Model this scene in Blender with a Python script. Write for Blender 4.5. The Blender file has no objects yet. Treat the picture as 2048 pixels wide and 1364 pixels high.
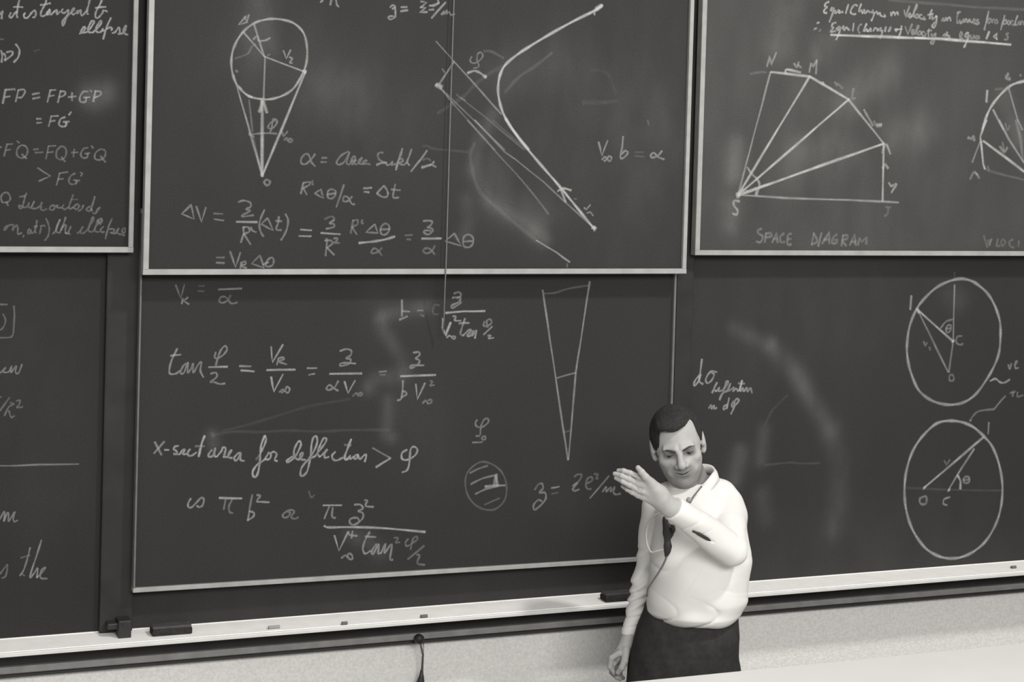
import bpy, math, random
import numpy as np
from mathutils import Vector, Matrix

random.seed(7)
SC = bpy.context.scene
COL = SC.collection

# ------------------------------------------------------------------ camera
cam_d = bpy.data.cameras.new('camera')
cam = bpy.data.objects.new('camera', cam_d); COL.objects.link(cam)
SC.camera = cam
YAW, PITCH, ROLL = 0.38635, 0.026822, 0.027786
fwd = Vector((math.sin(YAW) * math.cos(PITCH), math.cos(YAW) * math.cos(PITCH), -math.sin(PITCH)))
rgt = Vector((math.cos(YAW), -math.sin(YAW), 0)); upv = rgt.cross(fwd)
r2 = math.cos(ROLL) * rgt + math.sin(ROLL) * upv
u2 = -math.sin(ROLL) * rgt + math.cos(ROLL) * upv
mm = Matrix((r2, u2, -fwd)).transposed().to_4x4()
mm.translation = Vector((0, -5.4, 2.55))
cam.matrix_world = mm
cam_d.sensor_width = 36; cam_d.lens = 3555.0 / 2048 * 36
cam_d.shift_y = -0.147428
cam_d.clip_end = 60

# ------------------------------------------------------------------ world, lights, exposure
SC.view_settings.view_transform = 'Standard'; SC.view_settings.look = 'None'
SC.view_settings.gamma = 1; SC.view_settings.use_curve_mapping = False
SC.view_settings.exposure = 0.0
w = bpy.data.worlds.new('hall'); SC.world = w; w.use_nodes = True
w.node_tree.nodes['Background'].inputs[0].default_value = (1.0, 0.985, 0.955, 1)
w.node_tree.nodes['Background'].inputs[1].default_value = 0.49

def area(name, loc, target, sx, sy, power):
    d = bpy.data.lights.new(name, 'AREA'); d.shape = 'RECTANGLE'; d.size = sx; d.size_y = sy
    d.energy = power; d.color = (1.0, 0.985, 0.955)
    o = bpy.data.objects.new(name, d); COL.objects.link(o)
    o.location = loc
    o.rotation_euler = (Vector(target) - Vector(loc)).to_track_quat('-Z', 'Y').to_euler()
    return o
area('ceiling_light', (4.1, -4.2, 7.0), (2.6, -0.3, 1.2), 0.45, 0.45, 270)
area('front_fill', (1.1, -7.3, 4.2), (2.5, -0.3, 1.2), 4.0, 1.4, 410)  # unseen fill lamp added in front, widened to lift the shaded shirt

# ------------------------------------------------------------------ materials
TINT = (1.0, 0.985, 0.955)
def grey(v): return (v * TINT[0], v * TINT[1], v * TINT[2], 1)

def new_mat(name):
    m = bpy.data.materials.new(name); m.use_nodes = True
    return m, m.node_tree, m.node_tree.nodes['Principled BSDF']

def mottled(name, v, rough=0.6, amount=0.12, scale=30.0, spec=0.3, metal=0.0, bump=0.0, detail=4.0, v2=None):
    m, nt, b = new_mat(name)
    tc = nt.nodes.new('ShaderNodeTexCoord'); nz = nt.nodes.new('ShaderNodeTexNoise')
    nz.inputs['Scale'].default_value = scale; nz.inputs['Detail'].default_value = detail
    nt.links.new(tc.outputs['Object'], nz.inputs['Vector'])
    rp = nt.nodes.new('ShaderNodeValToRGB')
    rp.color_ramp.elements[0].position = 0.3; rp.color_ramp.elements[1].position = 0.7
    rp.color_ramp.elements[0].color = grey(v * (1 - amount)); rp.color_ramp.elements[1].color = grey((v2 or v) * (1 + amount))
    nt.links.new(nz.outputs['Fac'], rp.inputs['Fac']); nt.links.new(rp.outputs['Color'], b.inputs['Base Color'])
    b.inputs['Roughness'].default_value = rough; b.inputs['Specular IOR Level'].default_value = spec
    b.inputs['Metallic'].default_value = metal
    if bump:
        bp = nt.nodes.new('ShaderNodeBump'); bp.inputs['Strength'].default_value = bump; bp.inputs['Distance'].default_value = 0.004
        nt.links.new(nz.outputs['Fac'], bp.inputs['Height']); nt.links.new(bp.outputs['Normal'], b.inputs['Normal'])
    return m

def board_mat(name, v, haze=0.0, tone=0.78):
    m, nt, b = new_mat(name)
    at = nt.nodes.new('ShaderNodeAttribute'); at.attribute_name = 'dust'
    tc = nt.nodes.new('ShaderNodeTexCoord')
    n1 = nt.nodes.new('ShaderNodeTexNoise'); n1.inputs['Scale'].default_value = 9; n1.inputs['Detail'].default_value = 6
    n2 = nt.nodes.new('ShaderNodeTexNoise'); n2.inputs['Scale'].default_value = 2.2; n2.inputs['Detail'].default_value = 3
    mp = nt.nodes.new('ShaderNodeMapping'); mp.inputs['Scale'].default_value = (1.0, 1.0, 0.45)
    nt.links.new(tc.outputs['Object'], mp.inputs['Vector'])
    nt.links.new(mp.outputs['Vector'], n1.inputs['Vector']); nt.links.new(mp.outputs['Vector'], n2.inputs['Vector'])
    a1 = nt.nodes.new('ShaderNodeMapRange'); a1.inputs['From Min'].default_value = .3; a1.inputs['From Max'].default_value = .7
    a1.inputs['To Min'].default_value = .45; a1.inputs['To Max'].default_value = 1.45
    nt.links.new(n1.outputs['Fac'], a1.inputs['Value'])
    mu = nt.nodes.new('ShaderNodeMath'); mu.operation = 'MULTIPLY'
    nt.links.new(at.outputs['Fac'], mu.inputs[0]); nt.links.new(a1.outputs['Result'], mu.inputs[1])
    a2 = nt.nodes.new('ShaderNodeMapRange'); a2.inputs['From Min'].default_value = .35; a2.inputs['From Max'].default_value = .75
    a2.inputs['To Min'].default_value = haze * .6; a2.inputs['To Max'].default_value = haze * 1.3 + .006
    nt.links.new(n2.outputs['Fac'], a2.inputs['Value'])
    ad = nt.nodes.new('ShaderNodeMath'); ad.operation = 'ADD'; ad.use_clamp = True
    nt.links.new(mu.outputs[0], ad.inputs[0]); nt.links.new(a2.outputs['Result'], ad.inputs[1])
    mx = nt.nodes.new('ShaderNodeMix'); mx.data_type = 'RGBA'
    nt.links.new(ad.outputs[0], mx.inputs['Factor'])
    mx.inputs['A'].default_value = grey(v); mx.inputs['B'].default_value = grey(0.6)
    n4 = nt.nodes.new('ShaderNodeTexNoise'); n4.inputs['Scale'].default_value = 210; n4.inputs['Detail'].default_value = 2
    nt.links.new(tc.outputs['Object'], n4.inputs['Vector'])
    a4 = nt.nodes.new('ShaderNodeMapRange'); a4.inputs['From Min'].default_value = .3; a4.inputs['From Max'].default_value = .7
    a4.inputs['To Min'].default_value = .88; a4.inputs['To Max'].default_value = 1.12
    nt.links.new(n4.outputs['Fac'], a4.inputs['Value'])
    vm = nt.nodes.new('ShaderNodeVectorMath'); vm.operation = 'SCALE'
    nt.links.new(mx.outputs['Result'], vm.inputs[0]); nt.links.new(a4.outputs['Result'], vm.inputs['Scale'])
    nt.links.new(vm.outputs['Vector'], b.inputs['Base Color'])
    b.inputs['Roughness'].default_value = .7; b.inputs['Specular IOR Level'].default_value = .12
    return m

def chalk_mat():
    m, nt, b = new_mat('chalk')
    b.inputs['Base Color'].default_value = grey(0.62); b.inputs['Roughness'].default_value = .95
    b.inputs['Specular IOR Level'].default_value = 0
    at = nt.nodes.new('ShaderNodeAttribute'); at.attribute_name = 'dust'
    tc = nt.nodes.new('ShaderNodeTexCoord')
    n1 = nt.nodes.new('ShaderNodeTexNoise'); n1.inputs['Scale'].default_value = 170; n1.inputs['Detail'].default_value = 5
    n3 = nt.nodes.new('ShaderNodeTexNoise'); n3.inputs['Scale'].default_value = 22; n3.inputs['Detail'].default_value = 1
    nt.links.new(tc.outputs['Object'], n1.inputs['Vector']); nt.links.new(tc.outputs['Object'], n3.inputs['Vector'])
    a1 = nt.nodes.new('ShaderNodeMapRange'); a1.inputs['From Min'].default_value = .3; a1.inputs['From Max'].default_value = .7
    a1.inputs['To Min'].default_value = .8; a1.inputs['To Max'].default_value = 1.2
    nt.links.new(n1.outputs['Fac'], a1.inputs['Value'])
    a3 = nt.nodes.new('ShaderNodeMapRange'); a3.inputs['From Min'].default_value = .3; a3.inputs['From Max'].default_value = .7
    a3.inputs['To Min'].default_value = .75; a3.inputs['To Max'].default_value = 1.2
    nt.links.new(n3.outputs['Fac'], a3.inputs['Value'])
    mu = nt.nodes.new('ShaderNodeMath'); mu.operation = 'MULTIPLY'
    nt.links.new(at.outputs['Fac'], mu.inputs[0]); nt.links.new(a1.outputs['Result'], mu.inputs[1])
    m2 = nt.nodes.new('ShaderNodeMath'); m2.operation = 'MULTIPLY'; m2.use_clamp = True
    nt.links.new(mu.outputs[0], m2.inputs[0]); nt.links.new(a3.outputs['Result'], m2.inputs[1])
    nt.links.new(m2.outputs[0], b.inputs['Alpha'])
    return m

M_CHALK = chalk_mat()
M_BOARD = board_mat('blackboard_slate', 0.028)
M_BOARD_L = board_mat('blackboard_slate_left', 0.022)
M_BOARD_R = board_mat('blackboard_slate_dusty', 0.036, 0.024)
M_BACK = board_mat('blackboard_rear', 0.026)
M_FRAME = mottled('aluminium_frame', 0.31, .45, .10, 25, .4)
M_FRAME_D = mottled('dull_aluminium_frame', 0.13, .5, .12, 25, .3)
M_DARK = mottled('black_painted_rail', 0.025, .6, .15, 12, .2)
M_TRAY = mottled('tray_metal', 0.85, .5, .04, 18, .3)
M_TRAY_SHADE = mottled('tray_metal_shaded', 0.58, .5, .05, 18, .3)  # tray metal made darker so the lip's front face looks less lit
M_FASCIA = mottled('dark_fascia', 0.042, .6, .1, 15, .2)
M_RAIL = mottled('grey_rail', 0.22, .6, .15, 20, .3)
M_WALL = mottled('speckled_plaster', 0.73, .9, .10, 130, .1, bump=.4, detail=8)
M_FLOOR = mottled('floor_lino', 0.25, .5, .1, 8)
M_DESK = mottled('white_desk_top', 0.67, .45, .02, 6, .3)
M_DESKB = mottled('desk_body', 0.45, .6, .08, 10)
M_SKIN = mottled('skin', 0.36, .6, .05, 40, .2)
def add_stubble_shade(m):  # darkens skin for stubble and for shade painted at mouth and eyes
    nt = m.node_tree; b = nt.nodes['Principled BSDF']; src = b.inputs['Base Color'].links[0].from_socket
    at = nt.nodes.new('ShaderNodeAttribute'); at.attribute_name = 'stubble_shade'
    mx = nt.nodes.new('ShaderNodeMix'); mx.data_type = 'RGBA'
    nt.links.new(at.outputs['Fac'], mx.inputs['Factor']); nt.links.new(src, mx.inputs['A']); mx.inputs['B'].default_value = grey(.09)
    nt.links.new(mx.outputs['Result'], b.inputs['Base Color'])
add_stubble_shade(M_SKIN)
M_HAIR = mottled('dark_hair', 0.028, .95, .3, 120, .15)
M_SHIRT = mottled('white_cotton', 0.62, .85, .02, 20, .15)
M_TROUSER = mottled('dark_wool', 0.034, .9, .15, 60, .1)
M_BLACK = mottled('black_plastic', 0.024, .5, .1, 30, .3)
M_FELT = mottled('black_felt', 0.030, .95, .3, 90, .05)
M_WOODD = mottled('dark_wood', 0.06, .6, .2, 30, .2)
M_EYE = mottled('shaded_eye_white', 0.11, .3, .05, 30, .4)  # eye whites darkened, socket shade put into their colour
M_IRIS = mottled('iris_dark', 0.02, .3, .1, 30, .4)
M_BROW = mottled('brow_hair', 0.05, .9, .3, 200, .1)
M_CORDL = mottled('pale_cord', 0.15, .8, .1, 60)
M_CORDG = mottled('grey_cord', 0.12, .8, .1, 60)
M_CLIP = mottled('clip_grey', 0.25, .5, .1, 60)
M_PALE_GREY = mottled('pale_grey', 0.36, .8, .08, 60)

# ------------------------------------------------------------------ helpers
def link(name, me, mat, parent=None, smooth=False):
    o = bpy.data.objects.new(name, me); COL.objects.link(o)
    if mat and not me.materials: me.materials.append(mat)
    if smooth: me.polygons.foreach_set('use_smooth', [True] * len(me.polygons))
    if parent: o.parent = parent
    return o

def mesh(name, V, F, mat, parent=None, smooth=False, origin=None):
    V = np.asarray(V, float)
    if parent is not None: V = V - np.array(world_loc(parent))
    elif origin is not None: V = V - np.array(origin)
    me = bpy.data.meshes.new(name); me.from_pydata([tuple(v) for v in V], [], [tuple(f) for f in F]); me.update()
    o = link(name, me, mat, parent, smooth)
    if parent is None and origin is not None: o.location = origin
    return o

def world_loc(o):
    p = Vector(o.location)
    while o.parent: o = o.parent; p = p + Vector(o.location)
    return p

def thing(name, label, cat, loc, group=None):
    o = bpy.data.objects.new(name, None); COL.objects.link(o); o.location = loc
    o['label'] = label; o['category'] = cat
    if group: o['group'] = group
    return o

def tag(o, label, cat, group=None):
    o['label'] = label; o['category'] = cat
    if group: o['group'] = group
    return o

def box(x0, x1, y0, y1, z0, z1, bev=0.0):
    """box with chamfered edges"""
    import bmesh
    bm = bmesh.new(); bmesh.ops.create_cube(bm, size=1)
    for v in bm.verts:
        v.co = Vector(((x0 + x1) / 2 + v.co.x * (x1 - x0), (y0 + y1) / 2 + v.co.y * (y1 - y0), (z0 + z1) / 2 + v.co.z * (z1 - z0)))
    if bev: bmesh.ops.bevel(bm, geom=bm.edges[:], offset=bev, segments=2, affect='EDGES', profile=.6)
    bm.verts.index_update()
    V = [tuple(v.co) for v in bm.verts]; F = [[v.index for v in f.verts] for f in bm.faces]
    bm.free(); return V, F

def join(*vf):
    V = []; F = []
    for v, f in vf:
        n = len(V); V += list(v); F += [[i + n for i in q] for q in f]
    return V, F

def prism_x(profile, x0, x1):
    """extrude a closed (y, z) outline along x"""
    n = len(profile)
    V = [(x0, y, z) for y, z in profile] + [(x1, y, z) for y, z in profile]
    F = [[i, (i + 1) % n, n + (i + 1) % n, n + i] for i in range(n)] + [list(range(n))[::-1], list(range(n, 2 * n))]
    return V, F

def beam(a, b, wd, y0, y1, bev=.0015):
    """rail in the board plane from a to b (x, z); wd towards the left of a->b; y0 front, y1 back"""
    a = np.array(a, float); b = np.array(b, float); d = (b - a) / np.linalg.norm(b - a); n = np.array([-d[1], d[0]])
    sec = [(0, y1), (0, y0 + bev), (bev, y0), (wd - bev, y0), (wd, y0 + bev), (wd, y1)]
    V = []
    for p in (a, b):
        for s, y in sec:
            q = p + n * s; V.append((q[0], y, q[1]))
    k = len(sec)
    F = [[i, (i + 1) % k, k + (i + 1) % k, k + i] for i in range(k)] + [list(range(k))[::-1], list(range(k, 2 * k))]
    return V, F

def tube(pts, r, n=8, closed=False):
    P = [Vector(p) for p in pts]; V = []; F = []
    rr = r if hasattr(r, '__len__') else [r] * len(P)
    up = Vector((0.03, 1, 0.05))
    for i, p in enumerate(P):
        t = (P[min(i + 1, len(P) - 1)] - P[max(i - 1, 0)]).normalized()
        s = t.cross(up)
        if s.length < .05: s = t.cross(Vector((1, 0, 0)))
        s.normalize(); q = t.cross(s)
        for k in range(n):
            a = 2 * math.pi * k / n
            V.append(tuple(p + (s * math.cos(a) + q * math.sin(a)) * rr[i]))
    for i in range(len(P) - 1):
        for k in range(n):
            F.append([i * n + k, i * n + (k + 1) % n, (i + 1) * n + (k + 1) % n, (i + 1) * n + k])
    F += [list(range(n))[::-1], [(len(P) - 1) * n + k for k in range(n)]]
    return V, F

def smooth_line(P, per=5):
    P = np.asarray(P, float)
    if len(P) < 3: return P
    out = []
    Q = np.vstack([2 * P[0] - P[1], P, 2 * P[-1] - P[-2]])
    if np.allclose(P[0], P[-1]): Q[0] = P[-2]; Q[-1] = P[1]
    for i in range(1, len(Q) - 2):
        p0, p1, p2, p3 = Q[i - 1:i + 3]
        for t in np.arange(per) / per:
            out.append(.5 * ((2 * p1) + (-p0 + p2) * t + (2 * p0 - 5 * p1 + 4 * p2 - p3) * t * t + (-p0 + 3 * p1 - 3 * p2 + p3) * t ** 3))
    out.append(P[-1]); return np.array(out)

# ------------------------------------------------------------------ boards: outlines in metres (x, z); writing in millimetres on the board plane
BOARDS = {
    'LL': {'y': 0.0, 'c': [(-1.4, 1.0399), (0.8959, 1.0399), (0.8959, 3.3), (-1.4, 3.3)], 'rail': (0, 0, 0), 'label': 'plain lower left blackboard without a frame, words cut off by the picture edge'},
    'RL': {'y': 0.0, 'c': [(2.8591, 1.0399), (6.6, 1.0399), (6.6, 3.3), (2.8591, 3.3)], 'rail': (0, 0, 0), 'label': 'lower right blackboard with two tall chalk circles, behind the man'},
    'CB': {'y': -0.001, 'c': [(0.9759, 1.0399), (2.8139, 1.0399), (2.8139, 3.3), (0.9759, 3.3)], 'rail': (0, 0, 0), 'label': 'bare rear centre blackboard showing only as a dark strip above the chalk tray'},
    'CL': {'y': -0.05, 'c': [(0.9775, 1.1636), (2.7811, 1.1504), (2.7811, 2.32), (0.9778, 2.32)], 'rail': (0.0135, 0.006, 0.0085), 'label': 'lower centre blackboard with thin frame, chalk tan phi equation and x-sect area line'},
    'LU': {'y': -0.06, 'c': [(-0.9962, 2.1895), (0.9538, 2.1895), (0.9538, 3.42), (-0.9962, 3.42)], 'rail': (0.017, 0.015, 0.0145), 'label': 'upper left blackboard with pale frame, chalk lines F prime P and tangent to ellipse'},
    'RU': {'y': -0.06, 'c': [(2.8421, 2.1853), (4.7921, 2.1853), (4.7921, 3.44), (2.8421, 3.44)], 'rail': (0.017, 0.018, 0.017), 'label': 'dusty upper right blackboard with chalk fan of lines over SPACE DIAGRAM'},
    'CU': {'y': -0.11, 'c': [(0.9745, 2.1268), (2.7845, 2.1268), (2.7845, 3.46), (0.9745, 3.46)], 'rail': (0.017, 0.017, 0.0145), 'label': 'upper centre blackboard standing forward, with chalk hyperbola arrow and pointed oval'},
}
CHALK = [
  ('LU', 'chalk_text', 'chalk words reading it is tangent to ellipse', [
    (0.331, 0.00501, 1, '5575 28786 5647 28892 5630 28789 5620 28661'),
    (0.331, 0.00503, 1, '5882 28853 5840 28775 5854 28712 5909 28727 5981 28833 6035 28900'),
    (0.331, 0.00504, 1, '6109 29235 6086 29132 6059 28952 6043 28811 6064 28716'),
    (0.331, 0.00503, 1, '5946 29022 6064 29035 6212 29030'),
    (0.331, 0.00505, 1, '6278 28874 6242 28796 6268 28733 6318 28717 6379 28765 6464 28884 6537 28952 6582 28903 6578 28813 6541 28760 6492 28751'),
    (0.331, 0.00508, 1, '6868 29277 6857 29200 6791 29055 6737 28937 6721 28847 6753 28797 6815 28813 6889 28868 6962 28962 6980 29008'),
    (0.331, 0.00507, 1, '6703 29121 6808 29139 6908 29170 6995 29188'),
    (0.331, 0.00509, 1, '6980 29008 6925 28947 6889 28868 6939 28858 6988 28950 6977 28873 7027 28863'),
    (0.331, 0.00509, 1, '7027 28863 7101 28944 7175 29005 7177 28922 7190 28884 7264 28952'),
    (0.331, 0.00511, 1, '7351 29047 7314 28968 7366 28919 7441 28962 7515 29017 7493 28887 7433 28730 7385 28586 7361 28559 7340 28635 7395 28753 7493 28862 7593 28944'),
    (0.331, 0.00512, 1, '7593 28944 7667 29038 7679 29078 7629 29049 7606 28945 7645 28895 7720 28938'),
    (0.331, 0.00513, 1, '7732 28939 7782 29019 7771 28928 7820 28995 7870 29036 7866 28946 7899 28883 7949 28911 8023 29006 8074 29034'),
    (0.331, 0.00515, 1, '8118 29347 8084 29177 8042 29020 8076 28918'),
    (0.331, 0.00517, 1, '8472 29359 8401 29189 8329 29064 8294 28941 8303 28851 8364 28831 8437 28903 8502 28998 8508 29058'),
    (0.331, 0.00517, 1, '8508 29058 8583 29055 8644 29028'),
    (0.331, 0.00516, 1, '8283 29122 8447 29154 8596 29169'),
    (0.331, 0.00514, 1, '7838 28337 7926 28394 7998 28488 7997 28548 7938 28515 7888 28407 7926 28379 8059 28400'),
    (0.331, 0.00515, 1, '8059 28400 8190 28573 8262 28713 8201 28740 8129 28615 8088 28477 8112 28403 8224 28393'),
    (0.331, 0.00516, 1, '8224 28393 8370 28537 8471 28693 8455 28753 8382 28658 8318 28504 8358 28415 8447 28419 8506 28483'),
    (0.331, 0.00517, 1, '8520 28529 8521 28468 8581 28471'),
    (0.331, 0.00519, 1, '8753 28859 8667 28673 8596 28457 8534 28211'),
    (0.331, 0.00518, 1, '8625 28519 8729 28570 8790 28542 8761 28480'),
    (0.331, 0.00519, 1, '8793 28406 8882 28441 8985 28582 9018 28432 8974 28384 9064 28404 9138 28453 9182 28547 9195 28639 9151 28591 9123 28468 9185 28395 9261 28383'),
    (0.331, 0.00502, 1, '5621 27750 5659 27619 5643 27406'),
    (0.331, 0.00502, 1, '5699 27673 5753 27570 5729 27462'),
    (0.331, 0.00503, 1, '5776 27703 5930 27737 5932 27631 5729 27462'),
    (0.331, 0.00504, 1, '6029 27954 6135 27799 6114 27585 5988 27420'),
    (0.082, 0.00502, 0, '5589 28077 5692 28066'),
    (0.043, 0.00507, 1, '6551 27765 6706 27825'),
  ]),
  ('LU', 'chalk_equation', 'chalk equation F prime P equals FP plus G prime P equals FG prime', [
    (0.247, 0.00503, 1, '5771 26630 5702 26212'),
    (0.247, 0.00503, 1, '5771 26614 5987 26638'),
    (0.247, 0.00503, 1, '5750 26400 5904 26432'),
    (0.247, 0.00504, 1, '6018 26665 6040 26613'),
    (0.247, 0.00505, 1, '6132 26627 6062 26278'),
    (0.247, 0.00505, 1, '6122 26616 6288 26643 6315 26554 6230 26417 6111 26402'),
    (0.247, 0.00507, 0, '6524 26508 6732 26553'),
    (0.247, 0.00507, 0, '6542 26385 6750 26435'),
    (0.247, 0.0051, 1, '7044 26661 6962 26293'),
    (0.247, 0.0051, 1, '7028 26649 7201 26666'),
    (0.247, 0.0051, 1, '7011 26471 7152 26503'),
    (0.247, 0.00512, 1, '7333 26644 7261 26292'),
    (0.247, 0.00512, 1, '7323 26628 7465 26622 7441 26514 7295 26455'),
    (0.247, 0.00513, 0, '7558 26464 7785 26499'),
    (0.247, 0.00514, 0, '7667 26603 7672 26360'),
    (0.247, 0.00516, 1, '8128 26646 7995 26641 7892 26476 7921 26342 8054 26346 8078 26471'),
    (0.247, 0.00515, 1, '7998 26469 8184 26486'),
    (0.247, 0.00516, 1, '8191 26692 8234 26650'),
    (0.247, 0.00517, 1, '8340 26681 8283 26354'),
    (0.247, 0.00517, 1, '8330 26670 8491 26660 8477 26551 8302 26479'),
    (0.247, 0.00508, 0, '6658 25800 6799 25805'),
    (0.247, 0.00508, 0, '6671 25683 6817 25698'),
    (0.247, 0.00511, 1, '7085 25899 7013 25586'),
    (0.247, 0.00511, 1, '7075 25888 7285 25906'),
    (0.247, 0.00511, 1, '7047 25737 7193 25763'),
    (0.247, 0.00513, 1, '7481 25879 7350 25811 7311 25648 7407 25597 7512 25627 7521 25735'),
    (0.247, 0.00513, 1, '7431 25732 7605 25748'),
    (0.247, 0.00513, 1, '7585 25937 7652 26036'),
    (0.247, 0.00513, 1, '7521 25735 7487 25589'),
  ]),
  ('LU', 'chalk_equation', 'chalk line F prime Q equals FQ plus G prime Q, greater than FG prime', [
    (0.14, 0.00479, 0, '5649 24945 5690 24962'),
    (0.14, 0.0048, 1, '5843 25045 5768 24686'),
    (0.14, 0.0048, 1, '5843 25035 6008 25050'),
    (0.14, 0.0048, 1, '5806 24858 5949 24888'),
    (0.14, 0.00482, 1, '6120 25143 6189 25081'),
    (0.14, 0.00482, 1, '6216 25001 6126 24866 6144 24706 6275 24645 6403 24738 6426 24900 6346 25005 6216 25001'),
    (0.14, 0.00483, 1, '6263 24762 6405 24631'),
    (0.14, 0.00484, 0, '6593 24904 6739 24923'),
    (0.14, 0.00484, 0, '6636 24814 6871 24830'),
    (0.14, 0.00486, 1, '7025 25022 6954 24628'),
    (0.14, 0.00486, 1, '7014 25011 7235 25027'),
    (0.14, 0.00486, 1, '6992 24822 7159 24847'),
    (0.14, 0.00488, 1, '7367 25003 7254 24866 7268 24678 7401 24627 7520 24737 7527 24926 7446 25005 7367 25003'),
    (0.14, 0.00488, 1, '7399 24708 7508 24564'),
    (0.14, 0.0049, 0, '7677 24838 7873 24853'),
    (0.14, 0.0049, 0, '7765 24948 7743 24715'),
    (0.14, 0.00492, 1, '8162 24996 8030 24955 7954 24801 8009 24694 8142 24708 8156 24817'),
    (0.14, 0.00492, 1, '8070 24815 8219 24835'),
    (0.14, 0.00493, 1, '8257 25052 8312 24983'),
    (0.14, 0.00494, 1, '8511 24950 8380 24838 8372 24675 8518 24640 8650 24736 8673 24900 8591 24952 8511 24950'),
    (0.14, 0.00494, 1, '8531 24760 8680 24573'),
    (0.215, 0.00485, 0, '6723 24370 7095 24136 6768 23979'),
    (0.14, 0.00488, 1, '7356 24221 7274 23869'),
    (0.14, 0.00488, 1, '7341 24221 7593 24264'),
    (0.14, 0.00488, 1, '7307 24042 7465 24061'),
    (0.14, 0.00491, 1, '7806 24230 7675 24146 7626 23983 7707 23904 7839 23933 7853 24014'),
    (0.14, 0.00491, 1, '7757 24029 7943 24016'),
    (0.14, 0.00491, 1, '7853 24014 7823 23906'),
    (0.14, 0.00492, 1, '7954 24260 8008 24218 7967 24152'),
  ]),
  ('LU', 'chalk_text', 'faint chalk words reading Q lies outside the ellipse', [
    (0.14, 0.00481, 1, '5833 23635 5744 23587 5706 23481 5737 23364 5828 23342 5940 23390 5967 23496 5902 23613 5833 23635'),
    (0.14, 0.00481, 1, '5867 23354 5909 23249'),
    (0.14, 0.00484, 1, '6426 23621 6388 23538 6362 23419 6335 23301 6320 23207 6264 23171 6217 23217 6228 23265 6297 23242 6366 23207 6457 23232'),
    (0.14, 0.00483, 1, '6223 23512 6314 23531 6382 23549'),
    (0.14, 0.00484, 1, '6500 23351 6480 23244 6549 23198 6626 23352 6649 23376 6583 23245 6584 23186 6687 23176 6778 23224 6857 23320 6856 23367'),
    (0.14, 0.00486, 1, '6858 23249 6837 23154 6918 23131 7010 23168'),
    (0.14, 0.00488, 1, '7158 23276 7090 23204 7114 23145 7195 23146 7240 23218 7204 23277 7158 23276 7286 23254'),
    (0.14, 0.00489, 1, '7320 23290 7298 23230 7356 23207 7437 23220 7494 23292'),
    (0.14, 0.00489, 1, '7449 23208 7520 23162 7635 23234'),
    (0.14, 0.00481, 1, '5798 22543 5842 22626 5909 22673 5866 22567 5809 22531 5943 22673 6034 22698 6068 22674 6048 22533 6103 22616 6170 22687 6195 22581 6198 22440 6244 22428 6312 22464'),
    (0.14, 0.00484, 1, '6370 22394 6354 22335'),
    (0.14, 0.00485, 1, '6539 22584 6483 22513 6495 22442 6552 22466 6562 22560 6576 22454 6633 22466 6689 22538'),
    (0.14, 0.00486, 1, '6734 22834 6720 22692 6689 22538 6713 22455'),
    (0.14, 0.00485, 1, '6652 22644 6755 22668'),
    (0.14, 0.00486, 1, '6858 22681 6849 22574 6823 22432'),
    (0.14, 0.00486, 1, '6847 22669 6939 22682 6974 22646'),
    (0.14, 0.00487, 1, '6992 22895 7053 22754 7091 22600 7082 22446 7039 22327 6971 22243'),
    (0.14, 0.00488, 1, '7187 22434 7277 22530 7332 22697 7398 22863'),
    (0.14, 0.00489, 1, '7398 22863 7320 22696 7289 22542 7325 22471'),
    (0.14, 0.0049, 1, '7559 22936 7505 22746 7428 22555 7394 22483 7348 22471'),
    (0.14, 0.0049, 1, '7428 22543 7495 22662 7576 22699 7555 22568 7569 22472 7651 22449'),
    (0.14, 0.00491, 1, '7758 23593 7703 23426 7648 23258 7673 23175 7766 23224'),
    (0.082, 0.00491, 1, '7703 23450 7901 23464'),
    (0.14, 0.00491, 1, '7766 23224 7880 23321 7940 23262 7872 23166 7789 23213'),
    (0.14, 0.00492, 1, '7920 23119 8001 23167 8068 23299 8035 23204'),
    (0.14, 0.00494, 1, '8257 23254 8187 23217 8153 23145 8236 23122 8305 23195'),
    (0.14, 0.00494, 1, '8392 23555 8348 23387 8299 23207 8319 23111'),
    (0.14, 0.00494, 1, '8343 23064 8414 23052 8495 23149 8540 23233 8471 23161 8425 23077'),
    (0.14, 0.0049, 1, '7548 22472 7618 22461 7719 22664 7663 22545 7653 22461 7701 22426'),
    (0.14, 0.00492, 1, '7899 22451 7990 22535 8070 22655 8013 22583 7992 22475 8074 22464 8178 22548'),
    (0.14, 0.00493, 1, '8178 22548 8269 22692 8371 22885 8346 22944 8278 22800 8235 22632 8237 22525 8343 22502'),
    (0.14, 0.00495, 1, '8367 22514 8446 22670 8572 22839 8594 22899 8501 22862 8445 22718 8412 22574 8449 22514 8544 22503'),
    (0.14, 0.00495, 1, '8489 22862 8538 22754'),
    (0.14, 0.00496, 1, '8595 22887 8619 22839 8563 22719'),
    (0.14, 0.00496, 1, '8658 22660 8578 22575 8603 22503 8697 22504'),
    (0.14, 0.00497, 1, '8908 22902 8823 22697 8768 22492 8725 22300'),
    (0.14, 0.00497, 1, '8826 22577 8908 22601 8980 22566 8946 22494 8864 22481 9018 22458'),
    (0.14, 0.00498, 1, '9018 22458 9122 22627 9064 22530 9114 22447 9197 22435 9293 22400'),
    (0.14, 0.00499, 1, '9301 22616 9230 22592 9220 22495 9291 22496 9301 22616'),
  ]),
  ('LL', 'chalk_text', 'chalk scraps of words and a boxed bracket cut by the picture edge', [
    (0.14, 0.00463, 0, '5802 20318 6011 20308'),
    (0.14, 0.00465, 1, '6201 20271 6219 19967 6196 19447 6135 19361'),
    (0.14, 0.00463, 0, '5821 19331 6156 19339'),
    (0.14, 0.00463, 1, '5891 20036 5970 19840 5899 19624 5817 19560'),
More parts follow.
